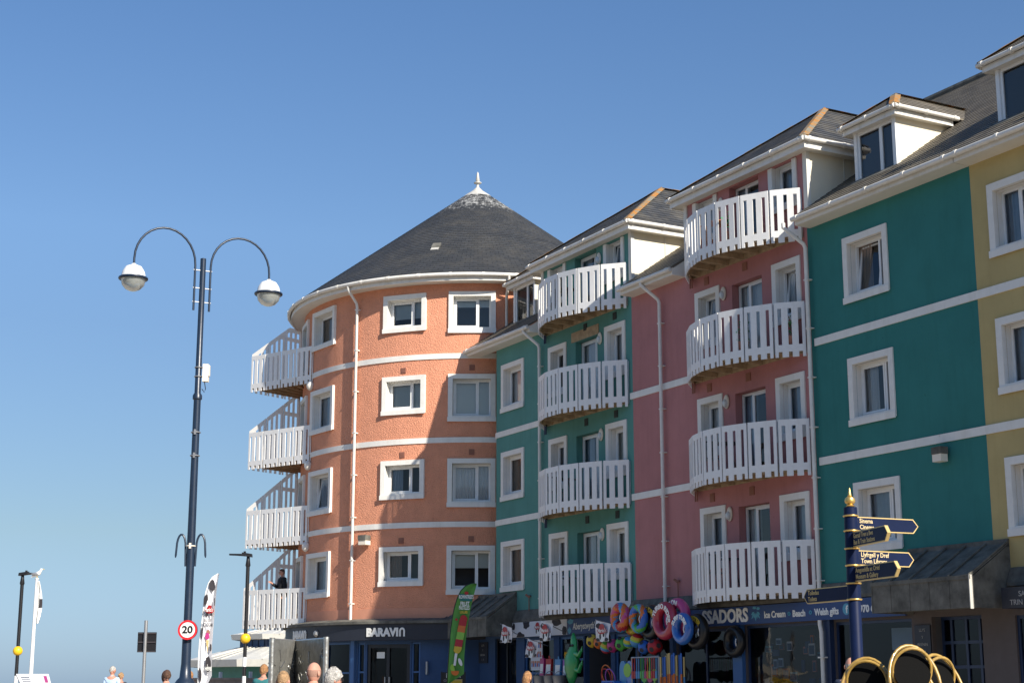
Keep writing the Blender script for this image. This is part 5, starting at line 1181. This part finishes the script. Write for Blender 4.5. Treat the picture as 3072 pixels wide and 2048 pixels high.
for z in (7.24, 7.42): b = MB(); b.torus((0,0,z), .07, .012, (0,0,1), 20, 6); b.build('clamp', 'steel_grey', bx)
b = MB(); b.tube([(.12,0,7.16),(.15,0,7.0),(.13,0,6.93),(.08,0,7.0)], .008, 6); b.build('cable', 'black_paint', bx)
for z in (3.98, 5.7, 6.15): b = MB(); b.torus((0,0,z), .085, .012, (0,0,1), 20, 6); b.box(-.02,.02,-.095,-.075,z-.05,z+.05); b.build('clamp', 'cream_box' if z < 4 else 'steel_grey', lamp)
sgz = at(1605/2.861, 1500+1110/2.861, 29.8).z-g0; sx_ = at(1605/2.861, 1888, 29.8).x+6.075
b = MB(T=lambda p: (sx_+p[0], -.16+p[1], sgz+p[2])); 
def ringy(b, r0, r1, y, m=0, n=40):
    for i in range(n):
        a, c = 2*pi*i/n, 2*pi*(i+1)/n; b.face([(r1*cos(a),y,r1*sin(a)),(r1*cos(c),y,r1*sin(c)),(r0*cos(c),y,r0*sin(c)),(r0*cos(a),y,r0*sin(a))], m)
n_ = 40
for i in range(n_):
    a, c = 2*pi*i/n_, 2*pi*(i+1)/n_; b.face([(.18*cos(a),0,.18*sin(a)),(.18*cos(c),0,.18*sin(c)),(.18*cos(c),.06,.18*sin(c)),(.18*cos(a),.06,.18*sin(a))], 2)
ringy(b, .14, .18, 0, 0); ringy(b, 0.0001, .14, 0, 1); ringy(b, 0.0001, .18, .06, 2); sg = b.build('speed_sign', ['sign_red','lettering_white','black_paint'], lamp, merge=False)
text(sg, '20', .185, lambda p: (sx_+p[0], -.163-p[2], sgz+p[1]), 'black_paint', .002, .006, sx=1.08)
# ================================================================ beacon poles with slim street lanterns
def beacon(x, Y, top, zb, flip, label):
    t = thing('beacon_pole', label, 'beacon pole', (x, Y, ground(Y)), 0, 'crossing beacons with slim lanterns'); g = ground(Y); b = MB(); z = 0; k = 0
    while z < zb-g-.75+.001: b.tube([(0,0,z),(0,0,z+.3)], .062, 14, k % 2); z += .3; k += 1
    b.tube([(0,0,z),(0,0,zb-g-.1)], .06, 14, 1); b.tube([(0,0,zb-g+.1),(0,0,top-g-.35)], .062, 14, 1); b.tube([(0,0,top-g-.35),(0,0,top-g-.3),(0,0,top-g-.12),(0,0,top-g)], [.062,.085,.06,.05], 14, 1); b.build('pole', ['white_paint','black_paint'], t, smooth=True)
    b = MB(); b.ball((0,0,zb-g), .165, n=24, k=16); b.build('beacon_globe', 'amber', t, smooth=True)
    s = -1 if flip else 1; b = MB(); b.prism([(-.12*s,-.13,top-g-.03),(s*.2,-.15,top-g+.02),(s*.62,-.06,top-g+.03),(s*.62,.06,top-g+.03),(s*.2,.15,top-g+.02),(-.12*s,.13,top-g-.03)], (0,0,.05)); b.prism([(-.12*s,-.1,top-g+.021),(s*.2,-.1,top-g+.071),(s*.2,.1,top-g+.071),(-.12*s,.1,top-g+.021)], (0,0,.05)); b.tube([(s*.12,0,top-g+.08),(s*.12,0,top-g+.16)], .04, 10); b.build('lantern', 'black_paint', t)
p = at(200/2.861, 1500+640/2.861, 56); beacon(p.x-.02, 56, p.z, at(56.6, 1951, 56).z, False, 'black and white beacon pole with amber globe at the far left beside the flagpole')
p = at(700+140/2.94, 1550+345/2.94, 52); beacon(p.x-.03, 52, p.z, at(735, 1914, 52).z, True, 'black and white beacon pole with amber globe behind the lowest tower balcony')
# ================================================================ flagpole and gull
p = at(111, 1733, 45); b_ = at(89, 2018, 45); t = thing('flagpole', 'white flagpole with a limp white flag, a gull perched on top', 'flagpole', (p.x, 45, ground(45))); g = ground(45)
b = MB(); b.tube([(0,0,0),(0,0,p.z-g-.05)], [.065,.04], 14); b.lathe([(.04,0),(.055,.02),(.055,.05),(0,.06)], (0,0,p.z-g-.05), 14); b.build('pole', 'white_paint', t, smooth=True)
b = MB(); zt = p.z-g-.06
for i in range(14):
    for j in range(6):
        f = lambda u, v: (.04+u*(.05+.10*sin(v*2.6)), -.05*sin(u*9+v*4)-.02, zt-v*1.2*(1-.03*u)-.02)
        b.face([f(j/6,(i+1)/14), f((j+1)/6,(i+1)/14), f((j+1)/6,i/14), f(j/6,i/14)], 1 if 6 <= i <= 8 and j > 2 else 0)
b.build('flag', ['white_paint','banner_dark'], t, smooth=True)
b = MB(); b.tube([(-.17,0,.02),(-.12,0,.05),(-.03,0,.10),(.05,0,.14),(.09,0,.20),(.11,0,.245),(.14,0,.25)], [.01,.03,.062,.06,.035,.038,.02], 12); gb = b.build('gull', 'white_paint', None, (p.x, 45, p.z+.0), (0,0,0), smooth=True); tag(gb, 'white and grey gull perched on top of the flagpole', 'gull')
b = MB(); b.tube([(.155,0,.25),(.20,0,.24)], [.012,.004], 8); b.build('beak', 'yellow', gb)
for s in (-1,1):
    b = MB(); b.ball((-.05,.05*s,.11), .09, sc=(1.3,.25,.5)); b.build('wing', 'steel_grey', gb, smooth=True); b = MB(); b.tube([(0,.02*s,.0),(0,.02*s,.06)], .007, 6); b.build('leg', 'yellow', gb)
# ================================================================ sign seen from behind
tl, br = at(414, 1895, 35), at(467, 1955, 35); mx_ = (at(439,1860,35).x+at(432,2038,35).x)/2
t = thing('traffic_sign', 'dark back of a rectangular traffic sign on a bare grey post', 'sign', (mx_, 35, ground(35))); g = ground(35)
b = MB(); b.tube([(0,-.04,0),(0,-.04,at(439,1860,35).z-g)], .038, 14); b.build('post', 'steel_grey', t, smooth=True)
b = MB(); b.box(tl.x-mx_,br.x-mx_,.0,.02,br.z-g,tl.z-g); pl = b.build('sign_plate', 'black_paint', t); b = MB()
for z in (.03,.5,.94): zz = br.z-g+(tl.z-br.z)*z; b.box(tl.x-mx_+.01,br.x-mx_-.01,-.022,-.001,zz-.014,zz+.014)
b.build('rail', 'banner_dark', pl)
# direction sign just entering at the far left; also mirrored in the shop glass
t = thing('direction_sign', 'pale direction sign cut off by the left edge of the photo', 'sign', (-14.75, 44.7, ground(44.7)), R(-28)); g = ground(44.7)
b = MB(); b.tube([(0,.05,0),(0,.05,2.95-g+.6)], .035, 10); b.build('post', 'steel_grey', t, smooth=True)
b = MB(); b.prism([(-.42,0,2.85-g),(-.25,0,2.58-g),(.33,0,2.58-g),(.33,0,3.12-g),(-.25,0,3.12-g)], (0,.015,0)); pl = b.build('sign_plate', 'white_paint', t)
b = MB(); b.box(-.2,-.02,-.004,-.001,2.88-g,3.06-g); b.build('blue_symbol', 'sign_blue', pl); b = MB(); b.box(-.2,.28,-.004,-.001,2.74-g,2.79-g); b.build('line_of_text', 'black_paint', pl); b = MB(); b.box(-.2,.2,-.004,-.001,2.64-g,2.69-g); b.build('line_of_text', 'black_paint', pl)
t = thing('lifeguard_kiosk', 'white lifeguard kiosk with sloping roof, seen mirrored in the shop window', 'kiosk', (-39.4, 56.8, ground(56.8)), .4)
b = MB(); b.box(-1.2,1.2,-1,1,0,1.75); b.build('wall', 'white_paint', t); b = MB(); b.prism([(-1.5,-1.3,1.75),(1.5,-1.3,1.75),(1.2,1.1,2.15),(-1.2,1.1,2.15)], (0,0,.05)); b.build('roof', 'cheek_cream', t); b = MB(); b.box(-.9,.9,-1.02,-1.001,1.3,1.55); st_ = b.build('sign_panel', 'yellow', t)
text(st_, 'Lifeguards', .22, lambda p: (p[0],-1.025-p[2],1.42+p[1]), 'black_paint', .001)
# ================================================================ lectern information board
q = [at(48,2020,27), at(146,2018.5,27)]; z0 = q[0].z; x0, x1 = q[0].x, q[1].x+.0
t = thing('information_board', 'white sloping information board with a printed map at the bottom left corner', 'information board', ((x0+x1)/2, 27, ground(27)), 0); g = ground(27); wd = (x1-x0)/2; zt = z0-g
b = MB(); A = [(-wd,0,zt),(wd,0,zt),(wd+.40,-1.0,zt-.36),(-wd+.50,-1.0,zt-.36)]; b.prism(A, (0,.02,-.04)); bd = b.build('board', 'white_paint', t)
b = MB(); F = lambda u, v: (-wd+2*wd*u+(.50-.1*u)*v, -1.0*v, zt-.36*v+.003)
for u0,u1,v0,v1,m in ((.42,.74,.12,.75,0),(.82,.92,.1,.4,1),(.1,.36,.15,.2,2),(.1,.36,.25,.28,2),(.1,.36,.33,.36,2),(.82,.9,.5,.55,1)): b.face([F(u0,v0),F(u1,v0),F(u1,v1),F(u0,v1)], m)
b.build('map_print', ['curtain_net','pinkplastic','steel_grey'], bd, merge=False)
for s in (-1,1): b = MB(); b.tube([(wd*.7*s+.15,-.5,0),(wd*.7*s+.15,-.5,zt-.25)], .035, 10); b.build('leg', 'steel_grey', t)
# ================================================================ folded steel screen
t = thing('steel_screen', 'tall folded screen of engraved stainless steel panels behind the bald man', 'sculpture', (-2.79, 20.7, ground(20))); g = ground(20)
zt = at(886,1921,20.7).z-g; L_ = Vector((-2.987+2.79, 20-20.7, 0)); Rr_ = Vector((-2.28+2.79, 19.7-20.7, 0))
def scratch(mb, A, w_, z0, z1, sd, n=26):
    rnd = random.Random(sd); d = A.normalized(); nn = Vector((d.y,-d.x,0)); nn = nn if nn.y < 0 else -nn
    for i in range(n):
        u, z = rnd.uniform(.05,.95)*w_, rnd.uniform(z0,z1); a = rnd.uniform(0,pi); l = rnd.uniform(.05,.16); p = d*u+Vector((0,0,z))+nn*.016
        if rnd.random() < .3: mb.torus(p, l*.6, .005, nn, 16, 5)
        else: e = d*cos(a)*l+Vector((0,0,sin(a)*l)); mb.tube([p-e*.5, p+e*.5], .006, 5)
for A, m_, sd in ((L_,'steel_light',1),(Rr_,'steel_dark',2)):  # one steel in two tones: pale on the lit panel, dark on the shaded
    b = MB(); nn = Vector((A.y,-A.x,0)).normalized()*.012; b.prism([-nn, A-nn, A+nn, nn], (0,0,zt)); pn = b.build('panel', m_, t)
    b = MB(); scratch(b, A, A.length, .5, zt-.1, sd); b.build('engraving', 'steel_dark' if sd == 1 else 'steel_light', pn)
    b = MB(); b.tube([A,A+Vector((0,0,zt+.02))], .035, 12); b.tube([Vector((0,0,zt)),A+Vector((0,0,zt))], .014, 8); b.build('edge_post', 'steel_light', t, smooth=True)
# ================================================================ feather banners
def feather(name, label, Lp, Rp, Y, mt, base_px, deco):
    zc = ground(Y); c = at(base_px, 2040, Y); t = thing(name, label, 'banner', (c.x, Y, zc))
    f = lambda x, y, d=0: Vector((at(x,y,Y).x-c.x, -.04*sin((y-1700)*.03)-d, at(x,y,Y).z-zc)); b = MB(); n = len(Lp)
    for i in range(n-1):
        for j in range(6):
            P_ = lambda ii, jj: f(Lp[ii][0]+(Rp[ii][0]-Lp[ii][0])*jj/6, Lp[ii][1]+(Rp[ii][1]-Lp[ii][1])*jj/6, .03*sin(jj*1.3))
            b.face([P_(i+1,j), P_(i+1,j+1), P_(i,j+1), P_(i,j)])
    cl = b.build('cloth', mt, t, smooth=True); b = MB(); b.tube([(f(*Lp[-1]).x,.0,0)]+[f(*p)+Vector((-.012,.0,0)) for p in Lp[::-1]], .012, 8); b.build('pole', 'white_paint' if mt == 'banner_white' else 'black_paint', t); b = MB(); b.lathe([(0,0),(.28,0),(.28,.05),(0,.08)], (f(*Lp[-1]).x,0,0), 16); b.build('base', 'black_paint', t)
    deco(cl, f); return t
def blob(par, f, pts, mt, d=.045, name='print'): b = MB(); b.face([f(x,y,d) for x, y in pts][::-1]); return b.build(name, mt, par, merge=False)
def cowdeco(cl, f):
    k = 4.5; g = lambda pts: [(590+x/k, 1700+y/k) for x, y in pts]
    def ov(cx, cy, rx, ry, sd=0, n=14, tl=0):
        r_ = random.Random(sd); return [(cx+rx*(1+.25*(r_.random()-.5))*cos(2*pi*i/n)+tl*sin(2*pi*i/n), cy+ry*(1+.2*(r_.random()-.5))*sin(2*pi*i/n)) for i in range(n)]
    for a in ((222,250,42,78,1),(130,440,28,75,2,14,-14),(76,890,14,78,3),(247,470,7,60,4,12,-4),(50,1450,20,95,6),(198,1085,14,55,7)): blob(cl, f, g(ov(*a)), 'banner_dark', name='cow_patch')
    blob(cl, f, g(ov(165,1310,42,105,8)), 'banner_dark', .055); blob(cl, f, g(ov(140,640,18,28,9)), 'banner_dark', .05); blob(cl, f, g(ov(200,635,14,26,10)), 'banner_dark', .05); blob(cl, f, g(ov(172,585,62,40,11)), 'red', .055); blob(cl, f, g(ov(180,540,30,28,12)), 'red', .052)
    blob(cl, f, g(ov(150,935,30,48,13)), 'pinkplastic' if 0 else 'magenta', .055); blob(cl, f, g([(132,985),(172,985),(158,1160)]), 'gold_paint', .05); blob(cl, f, g(ov(160,880,26,34,14)), 'brick_vent', .05)
    def tx(s, cx, cy, size, m_, sx=.6): c = f(590+cx/k, 1700+cy/k); text(cl, s, size, lambda p: (c.x+p[0], -.075-p[2], c.z+p[1]), m_, .001, .002, sx=sx)
    tx("Mario's", 172, 580, .10, 'lettering_white', .5); tx('REAL DAIRY', 160, 725, .085, 'banner_dark', .32); tx('ICE CREAM', 160, 785, .10, 'banner_dark', .36); tx('BUY', 160, 1280, .07, 'lettering_white'); tx('1', 155, 1325, .06, 'lettering_white'); tx('HERE', 165, 1372, .09, 'lettering_white')
feather('feather_banner', 'tall white feather banner with black cow patches and a red badge beside the street lamp',
    [(657,1720),(640,1731),(629,1748),(620,1775),(614,1805),(608,1850),(604,1890),(601,1930),(598,1980),(596,2020),(594,2075)],
    [(659,1719),(656,1742),(652,1768),(648,1800),(645,1830),(642,1860),(640,1890),(638,1930),(637,1975),(636,2025),(618,2060)], 30, 'banner_white', 595, cowdeco)
def greendeco(cl, f):
    k = 5.09; g = lambda pts: [(1330+x/k, 1740+y/k) for x, y in pts]
    dn = Vector((-.24, 1)); 
    def seg(y0, y1, m_, w0=57, d=.06):
        xc = lambda y: 312-(y-560)*.185-(0 if y < 1110 else 0); blob(cl, f, g([(xc(y0)-w0,y0-8),(xc(y0)+w0,y0+8),(xc(y1)+w0,y1+8),(xc(y1)-w0,y1-8)]), m_, d)
    seg(600,690,'red'); blob(cl, f, g([(312+57*cos(R(a)), 600-75*sin(R(a))-8*cos(R(a))*-1) for a in range(0,181,20)]), 'red', .062)
    seg(690,790,'orange'); seg(790,900,'lime'); seg(900,1010,'red'); seg(1010,1060,'yellow'); blob(cl, f, g([(215+57*cos(R(a)), 1055+60*sin(R(a))) for a in range(0,181,20)]), 'yellow', .062)
    blob(cl, f, g([(178,1110),(218,1115),(190,1300),(155,1295)]), 'curtain_net', .06); blob(cl, f, g([(255,205),(450,225),(435,320),(250,305)]), 'teal_deep', .05)
    blob(cl, f, g([(355+32*cos(R(a)),195+25*sin(R(a))) for a in range(0,360,30)]), 'red', .06); blob(cl, f, g([(180+60*cos(R(a)),1390+60*sin(R(a))) for a in range(-10,191,20)]), 'orange', .06); blob(cl, f, g([(155+50*cos(R(a)),1330+60*sin(R(a))) for a in range(60,300,30)]), 'lime', .055); blob(cl, f, g([(260+28*cos(R(a))+.3*60*sin(R(a)),1245+60*sin(R(a))) for a in range(0,360,30)]), 'curtain_net', .06); blob(cl, f, g([(200+22*cos(R(a)),595+18*sin(R(a))) for a in range(0,360,40)]), 'red', .06)
    def tx(s, cx, cy, size, m_, sx=.8, sl=.12): c = f(1330+cx/k, 1740+cy/k); text(cl, s, size*1.25, lambda p: (c.x+p[0], -.075-p[2], c.z+p[1]), m_, .001, .004, sx=sx)
    tx("ROWNTREE'S", 350, 255, .115, 'lettering_white', .47); tx('FRUIT', 330, 360, .13, 'lettering_white', .6); tx('PASTILLES', 320, 420, .125, 'lettering_white', .43); tx('LOLLIES', 312, 487, .07, 'yellow', .7)
feather('feather_banner', 'green feather banner showing a striped ice lolly, in front of the salmon tower',
    [(1428,1750),(1412,1750),(1397,1757),(1383,1772),(1372,1795),(1364,1822),(1358,1850),(1353,1885),(1350,1925),(1347,1970),(1344,2010),(1342,2055)],
    [(1431,1749),(1428,1760),(1425,1772),(1420,1790),(1414,1815),(1409,1840),(1404,1868),(1400,1895),(1396,1930),(1393,1970),(1392,2020),(1352,2045)], 45, 'banner_green', 1343, greendeco)
# chalk A-board
p = at(1360, 2015, 46.5); t = thing('chalkboard', 'black chalkboard sign lettered in white behind the green banner', 'sign board', (p.x, 46.5, ground(46.5)), .05); g = ground(46.5); w_ = (at(1387,2020,46.5).x-at(1319,2020,46.5).x)/2
b = MB(); b.box(-w_,w_,-.02,.02,p.z-g-1.4,p.z-g); b.box(-w_-.03,-w_,-.03,.03,0,p.z-g+.02); b.box(w_,w_+.03,-.03,.03,0,p.z-g+.02); bd = b.build('board', 'chalkboard', t)
text(bd, 'BARAVIN', .17, lambda q: (q[0], -.024-q[2], p.z-g-.1+q[1]), 'lettering_white', .001, .002, sx=.6); text(bd, 'OPEN', .10, lambda q: (q[0]-.15, -.024-q[2], p.z-g-.24+q[1]), 'grey_text', .001)
b = MB(); b.box(-.08,.26,-.05,-.025,p.z-g-.55,p.z-g-.2,0); b.box(-.05,.23,-.056,-.051,p.z-g-.52,p.z-g-.23,1); b.build('poster', ['gold_paint','yellow'], bd)
# ================================================================ fingerpost
FX, FY = 3.86, 18.0; g = ground(18); t = thing('fingerpost', 'navy fingerpost with gold finial and five pointing arms lettered in gold', 'signpost', (FX, FY, g))
b = MB(); b.lathe([(.07,0),(.07,2.55-g),(.062,2.56-g)], n=20); b.build('post', 'navy_gloss', t, smooth=True)
zs = [2.56,2.74,2.94,3.13,3.33,3.50,3.61]
for i, (z0, z1) in enumerate(zip(zs, zs[1:])):
    b = MB(); b.lathe([(.078,z0-g+.012),(.074,z1-g-.012)], n=20); b.build('sleeve', 'navy_gloss', t, smooth=True); b = MB(); b.torus((0,0,z0-g), .078, .011, (0,0,1), 24, 8); b.build('gold_ring', 'gold', t, smooth=True)
b = MB(); b.lathe([(.0,0),(.055,.0),(.04,.012),(.028,.02),(.055,.04),(.062,.065),(.052,.095),(.022,.112),(.027,.12),(.021,.128),(.007,.208),(0,.21)], (0,0,3.61-g), 20); b.build('finial', 'gold', t, smooth=True)
def arm(z0, z1, d, L, l1, l2, lit, name='sign_arm', col='gold_paint'):
    d = Vector((d[0], d[1], 0)).normalized(); nn = Vector((d.y,-d.x,0)); 
    if nn.dot(Vector((FX,FY,0))) > 0: nn = -nn
    zc = (z0+z1)/2; h = (z1-z0)/2; a = .07
    def quad(h_, x0, x1, tip, dep, mt, nm, par):
        b = MB(); P_ = [(x0,-h_),(x1,-h_),(x1+tip,0),(x1,h_),(x0,h_)]; b.prism([d*x+nn*dep[0]+Vector((0,0,zc-g+z)) for x, z in P_], nn*(dep[1]-dep[0])); return b.build(nm, mt, par)
    o = quad(h, a, L-.07, .07, (-.02,.02), 'gold_paint' , name, t); quad(h-.012, a, L-.08, .065, (.0201,.023), 'navy_gloss', 'face', o); quad(h-.012, a, L-.08, .065, (-.023,-.0201), 'navy_gloss', 'face', o)
    right = d if d.dot(Vector((1,0,0)))*1 > 0 else -d; st = a+.03 if d.x > 0 else L-.10
    for tx_, zz in ((l1, h*.42), (l2, -h*.42)):
        text(o, tx_, h*.86, lambda p: d*st+right*p[0]+nn*(.0235+p[2])+Vector((0,0,zc-g+zz+p[1])), col, .001, .001, align='LEFT', sx=.9)
mat('gold_text_lit', (.70,.55,.30), .5)  # paler gold for letters on sunlit arms; shaded arms get the darker gold
arm(3.33,3.495,(.82,.35),.92,'Sinema','Cinema',1,col='gold_text_lit'); arm(3.14,3.31,(.22,-.97),.95,'Gorsaf Tren a Bws','Bus & Train Stations',0); arm(2.945,3.115,(.80,.38),.86,'Llyfrgell y Dref','Town Library',1,col='gold_text_lit'); arm(2.755,2.925,(.28,-.92),1.0,'Amgueddfa ac Oriel','Museum & Gallery',0); arm(2.555,2.725,(-.36,.86),1.0,'Toiledau','Toilets',0)
# ================================================================ stacked bistro chairs
def chair(label):
    t = thing('bistro_chair', label, 'chair', (0,0,0), 0, 'stacked rattan bistro chairs behind the fingerpost')
    def arch(rx, z0, zt, y, r, m_, nm, par=t, lean=.12):
        b = MB(); pts = [(-rx*.82,y,z0)]+[(-rx*cos(R(a)), y+lean*(sin(R(a))), z0+(zt-z0)*.35+(zt-z0)*.65*sin(R(a))) for a in range(0,181,12)]+[(rx*.82,y,z0)]; b.tube(pts, r, 10); return b.build(nm, m_, par, smooth=True)
    arch(.225,.42,.93,.20,.0155,'bamboo','back_frame')
    b = MB(); b.torus((0,.265,.70), .175, .013, (0,1,.22), 28, 8); 
    for v in b.v: v.z = .72+(v.z-.70)*1.08
    inn = b.build('back_loop', 'bamboo', t, smooth=True)
    b = MB(); b.face([(.17*cos(2*pi*i/28), .265+.22*.18*sin(2*pi*i/28), .72+.185*sin(2*pi*i/28)) for i in range(28)]); b.build('back_panel', 'weave_black', inn, merge=False)
    b = MB(); b.lathe([(0,.445),(.2,.445),(.215,.46),(.2,.475),(0,.478)], (0,0,0), 24); b.build('seat', 'weave_black', t, smooth=True)
    b = MB(); b.torus((0,0,.455), .215, .017, (0,0,1), 28, 8); b.build('seat_frame', 'bamboo', t, smooth=True)
    for x, y in ((-.17,-.16),(.17,-.16),(-.18,.18),(.18,.18)): b = MB(); b.tube([(x,y,.45),(x*1.15,y*1.15,0)], .016, 8); b.build('leg', 'bamboo', t, smooth=True)
    return t
c0 = chair('x'); first = True
stk = [((2727,1928,14.0), .12, 'tallest, middle stack'), ((2598,1966,14.2), -.3, 'left stack, half hidden by the fingerpost'), ((2806,1956,14.9), .45, 'right stack, closest to the shop door')]
lv = ['top chair', 'second chair from the top', 'third chair from the top', 'fourth chair from the top']
for (px_, py_, Y), rz0, nm in stk:
    q_ = at(px_, py_, Y); bk = Vector((-sin(rz0)*.30, cos(rz0)*.30, 0)); p = q_-bk; n_ = 2; base = p.z-.95
    for k in range(n_):
        z = base-.15*k
        o = c0 if first else copy_tree(c0); first = False
        o.location = (p.x, p.y+.10*k, z); o.rotation_euler = (0, 0, rz0)
        o['label'] = (lv[k] if k < 4 else 'lowest chair') + ' of the ' + nm
    b = MB(T=lambda q: (p.x+q[0], p.y+q[1], q[2])); zt = base-.15*(n_-1)-.002; b.box(-.35,.35,-.35,.35,zt-.03,zt); b.tube([(0,0,ground(14)),(0,0,zt-.03)], .035, 10); b.box(-.25,.25,-.03,.03,ground(14),.03+ground(14)); b.box(-.03,.03,-.25,.25,ground(14),.03+ground(14))
    tag(b.build('cafe_table', 'black_paint', None), 'small black cafe table under the ' + nm.replace('tallest, ', ''), 'table')

# ================================================================ things standing on the balconies
def bal_pt(c, zt, dx, o): return W(c+dx, o, zt-.995)
def garden_chair(loc, rz_, mt, label):
    t = thing('garden_chair', label, 'chair', loc, rz_, 'chairs out on the balconies')
    b = MB(); b.box(-.2,.2,-.2,.2,.42,.445); b.build('seat', mt, t); b = MB(); 
    for i in range(5): b.box(-.2+.085*i,-.14+.085*i,.19,.205,.45,.86)
    b.box(-.2,.2,.188,.21,.86,.90); b.build('backrest', mt, t)
    for x, y in ((-.19,-.19),(.19,-.19),(-.19,.19),(.19,.19)): b = MB(); b.tube([(x,y,.42),(x*1.1,y*1.1,0)], .013, 6); b.build('leg', mt, t)
def garden_table(loc, mt, label):
    t = thing('garden_table', label, 'table', loc, 0, 'tables out on the balconies'); b = MB(); b.lathe([(0,.70),(.3,.70),(.3,.72),(0,.72)], n=20); b.build('tabletop', mt, t)
    for i in range(3): a = R(120*i); b = MB(); b.tube([(.05*cos(a),.05*sin(a),.70),(.24*cos(a),.24*sin(a),0)], .013, 6); b.build('leg', mt, t)
mat('wood_chair', (.45,.18,.07), .5)
for c, zt, k, lb in ((CA,BT[0],'black_paint','lowest teal balcony'),(CA,BT[1],'black_paint','second teal balcony from the bottom'),(CA,BT[3],'black_paint','topmost teal balcony'),(CP,BT[3],'wood_chair','topmost pink balcony'),(CP,BT[1],'black_paint','second pink balcony from the bottom'),(CP,BT[0],'black_paint','lowest pink balcony')):
    nm = 'brown wooden' if k == 'wood_chair' else 'black metal'
    garden_chair(bal_pt(c, zt, -.9, .5), THETA+1.2, k, nm+' chair on the '+lb); garden_table(bal_pt(c, zt, -.2, .55), k, nm+' table on the '+lb)
def pot_plant(loc, label, fl):
    t = thing('pot_plant', label, 'plant', loc, 0); b = MB(); b.lathe([(0,0),(.1,0),(.14,.22),(.12,.22),(0,.2)], n=14); b.build('pot', 'brick_vent', t, smooth=True)
    b = MB(); rnd = random.Random(len(label))
    for i in range(90):
        a, r_, z = rnd.uniform(0,2*pi), rnd.uniform(0,.17), rnd.uniform(.22,.7); p = Vector((r_*cos(a), r_*sin(a), z)); u = Vector((rnd.uniform(-1,1),rnd.uniform(-1,1),rnd.uniform(-.4,1))).normalized()*.06; v = u.orthogonal().normalized()*.02
        b.face([p-u*.2, p+u*.5+v, p+u, p+u*.5-v], 1 if fl and rnd.random() < .15 else 0)
    b.build('foliage', ['croc_green','red'], t, merge=False)
pot_plant(bal_pt(CP, BT[2], .9, .8), 'leafy green pot plant on the third pink balcony', False); pot_plant(bal_pt(CP, BT[2], 1.9, .2), 'pot plant with red flowers at the end of the third pink balcony', True); pot_plant(bal_pt(CP, BT[3], .6, .9), 'green pot plant on the topmost pink balcony', False)
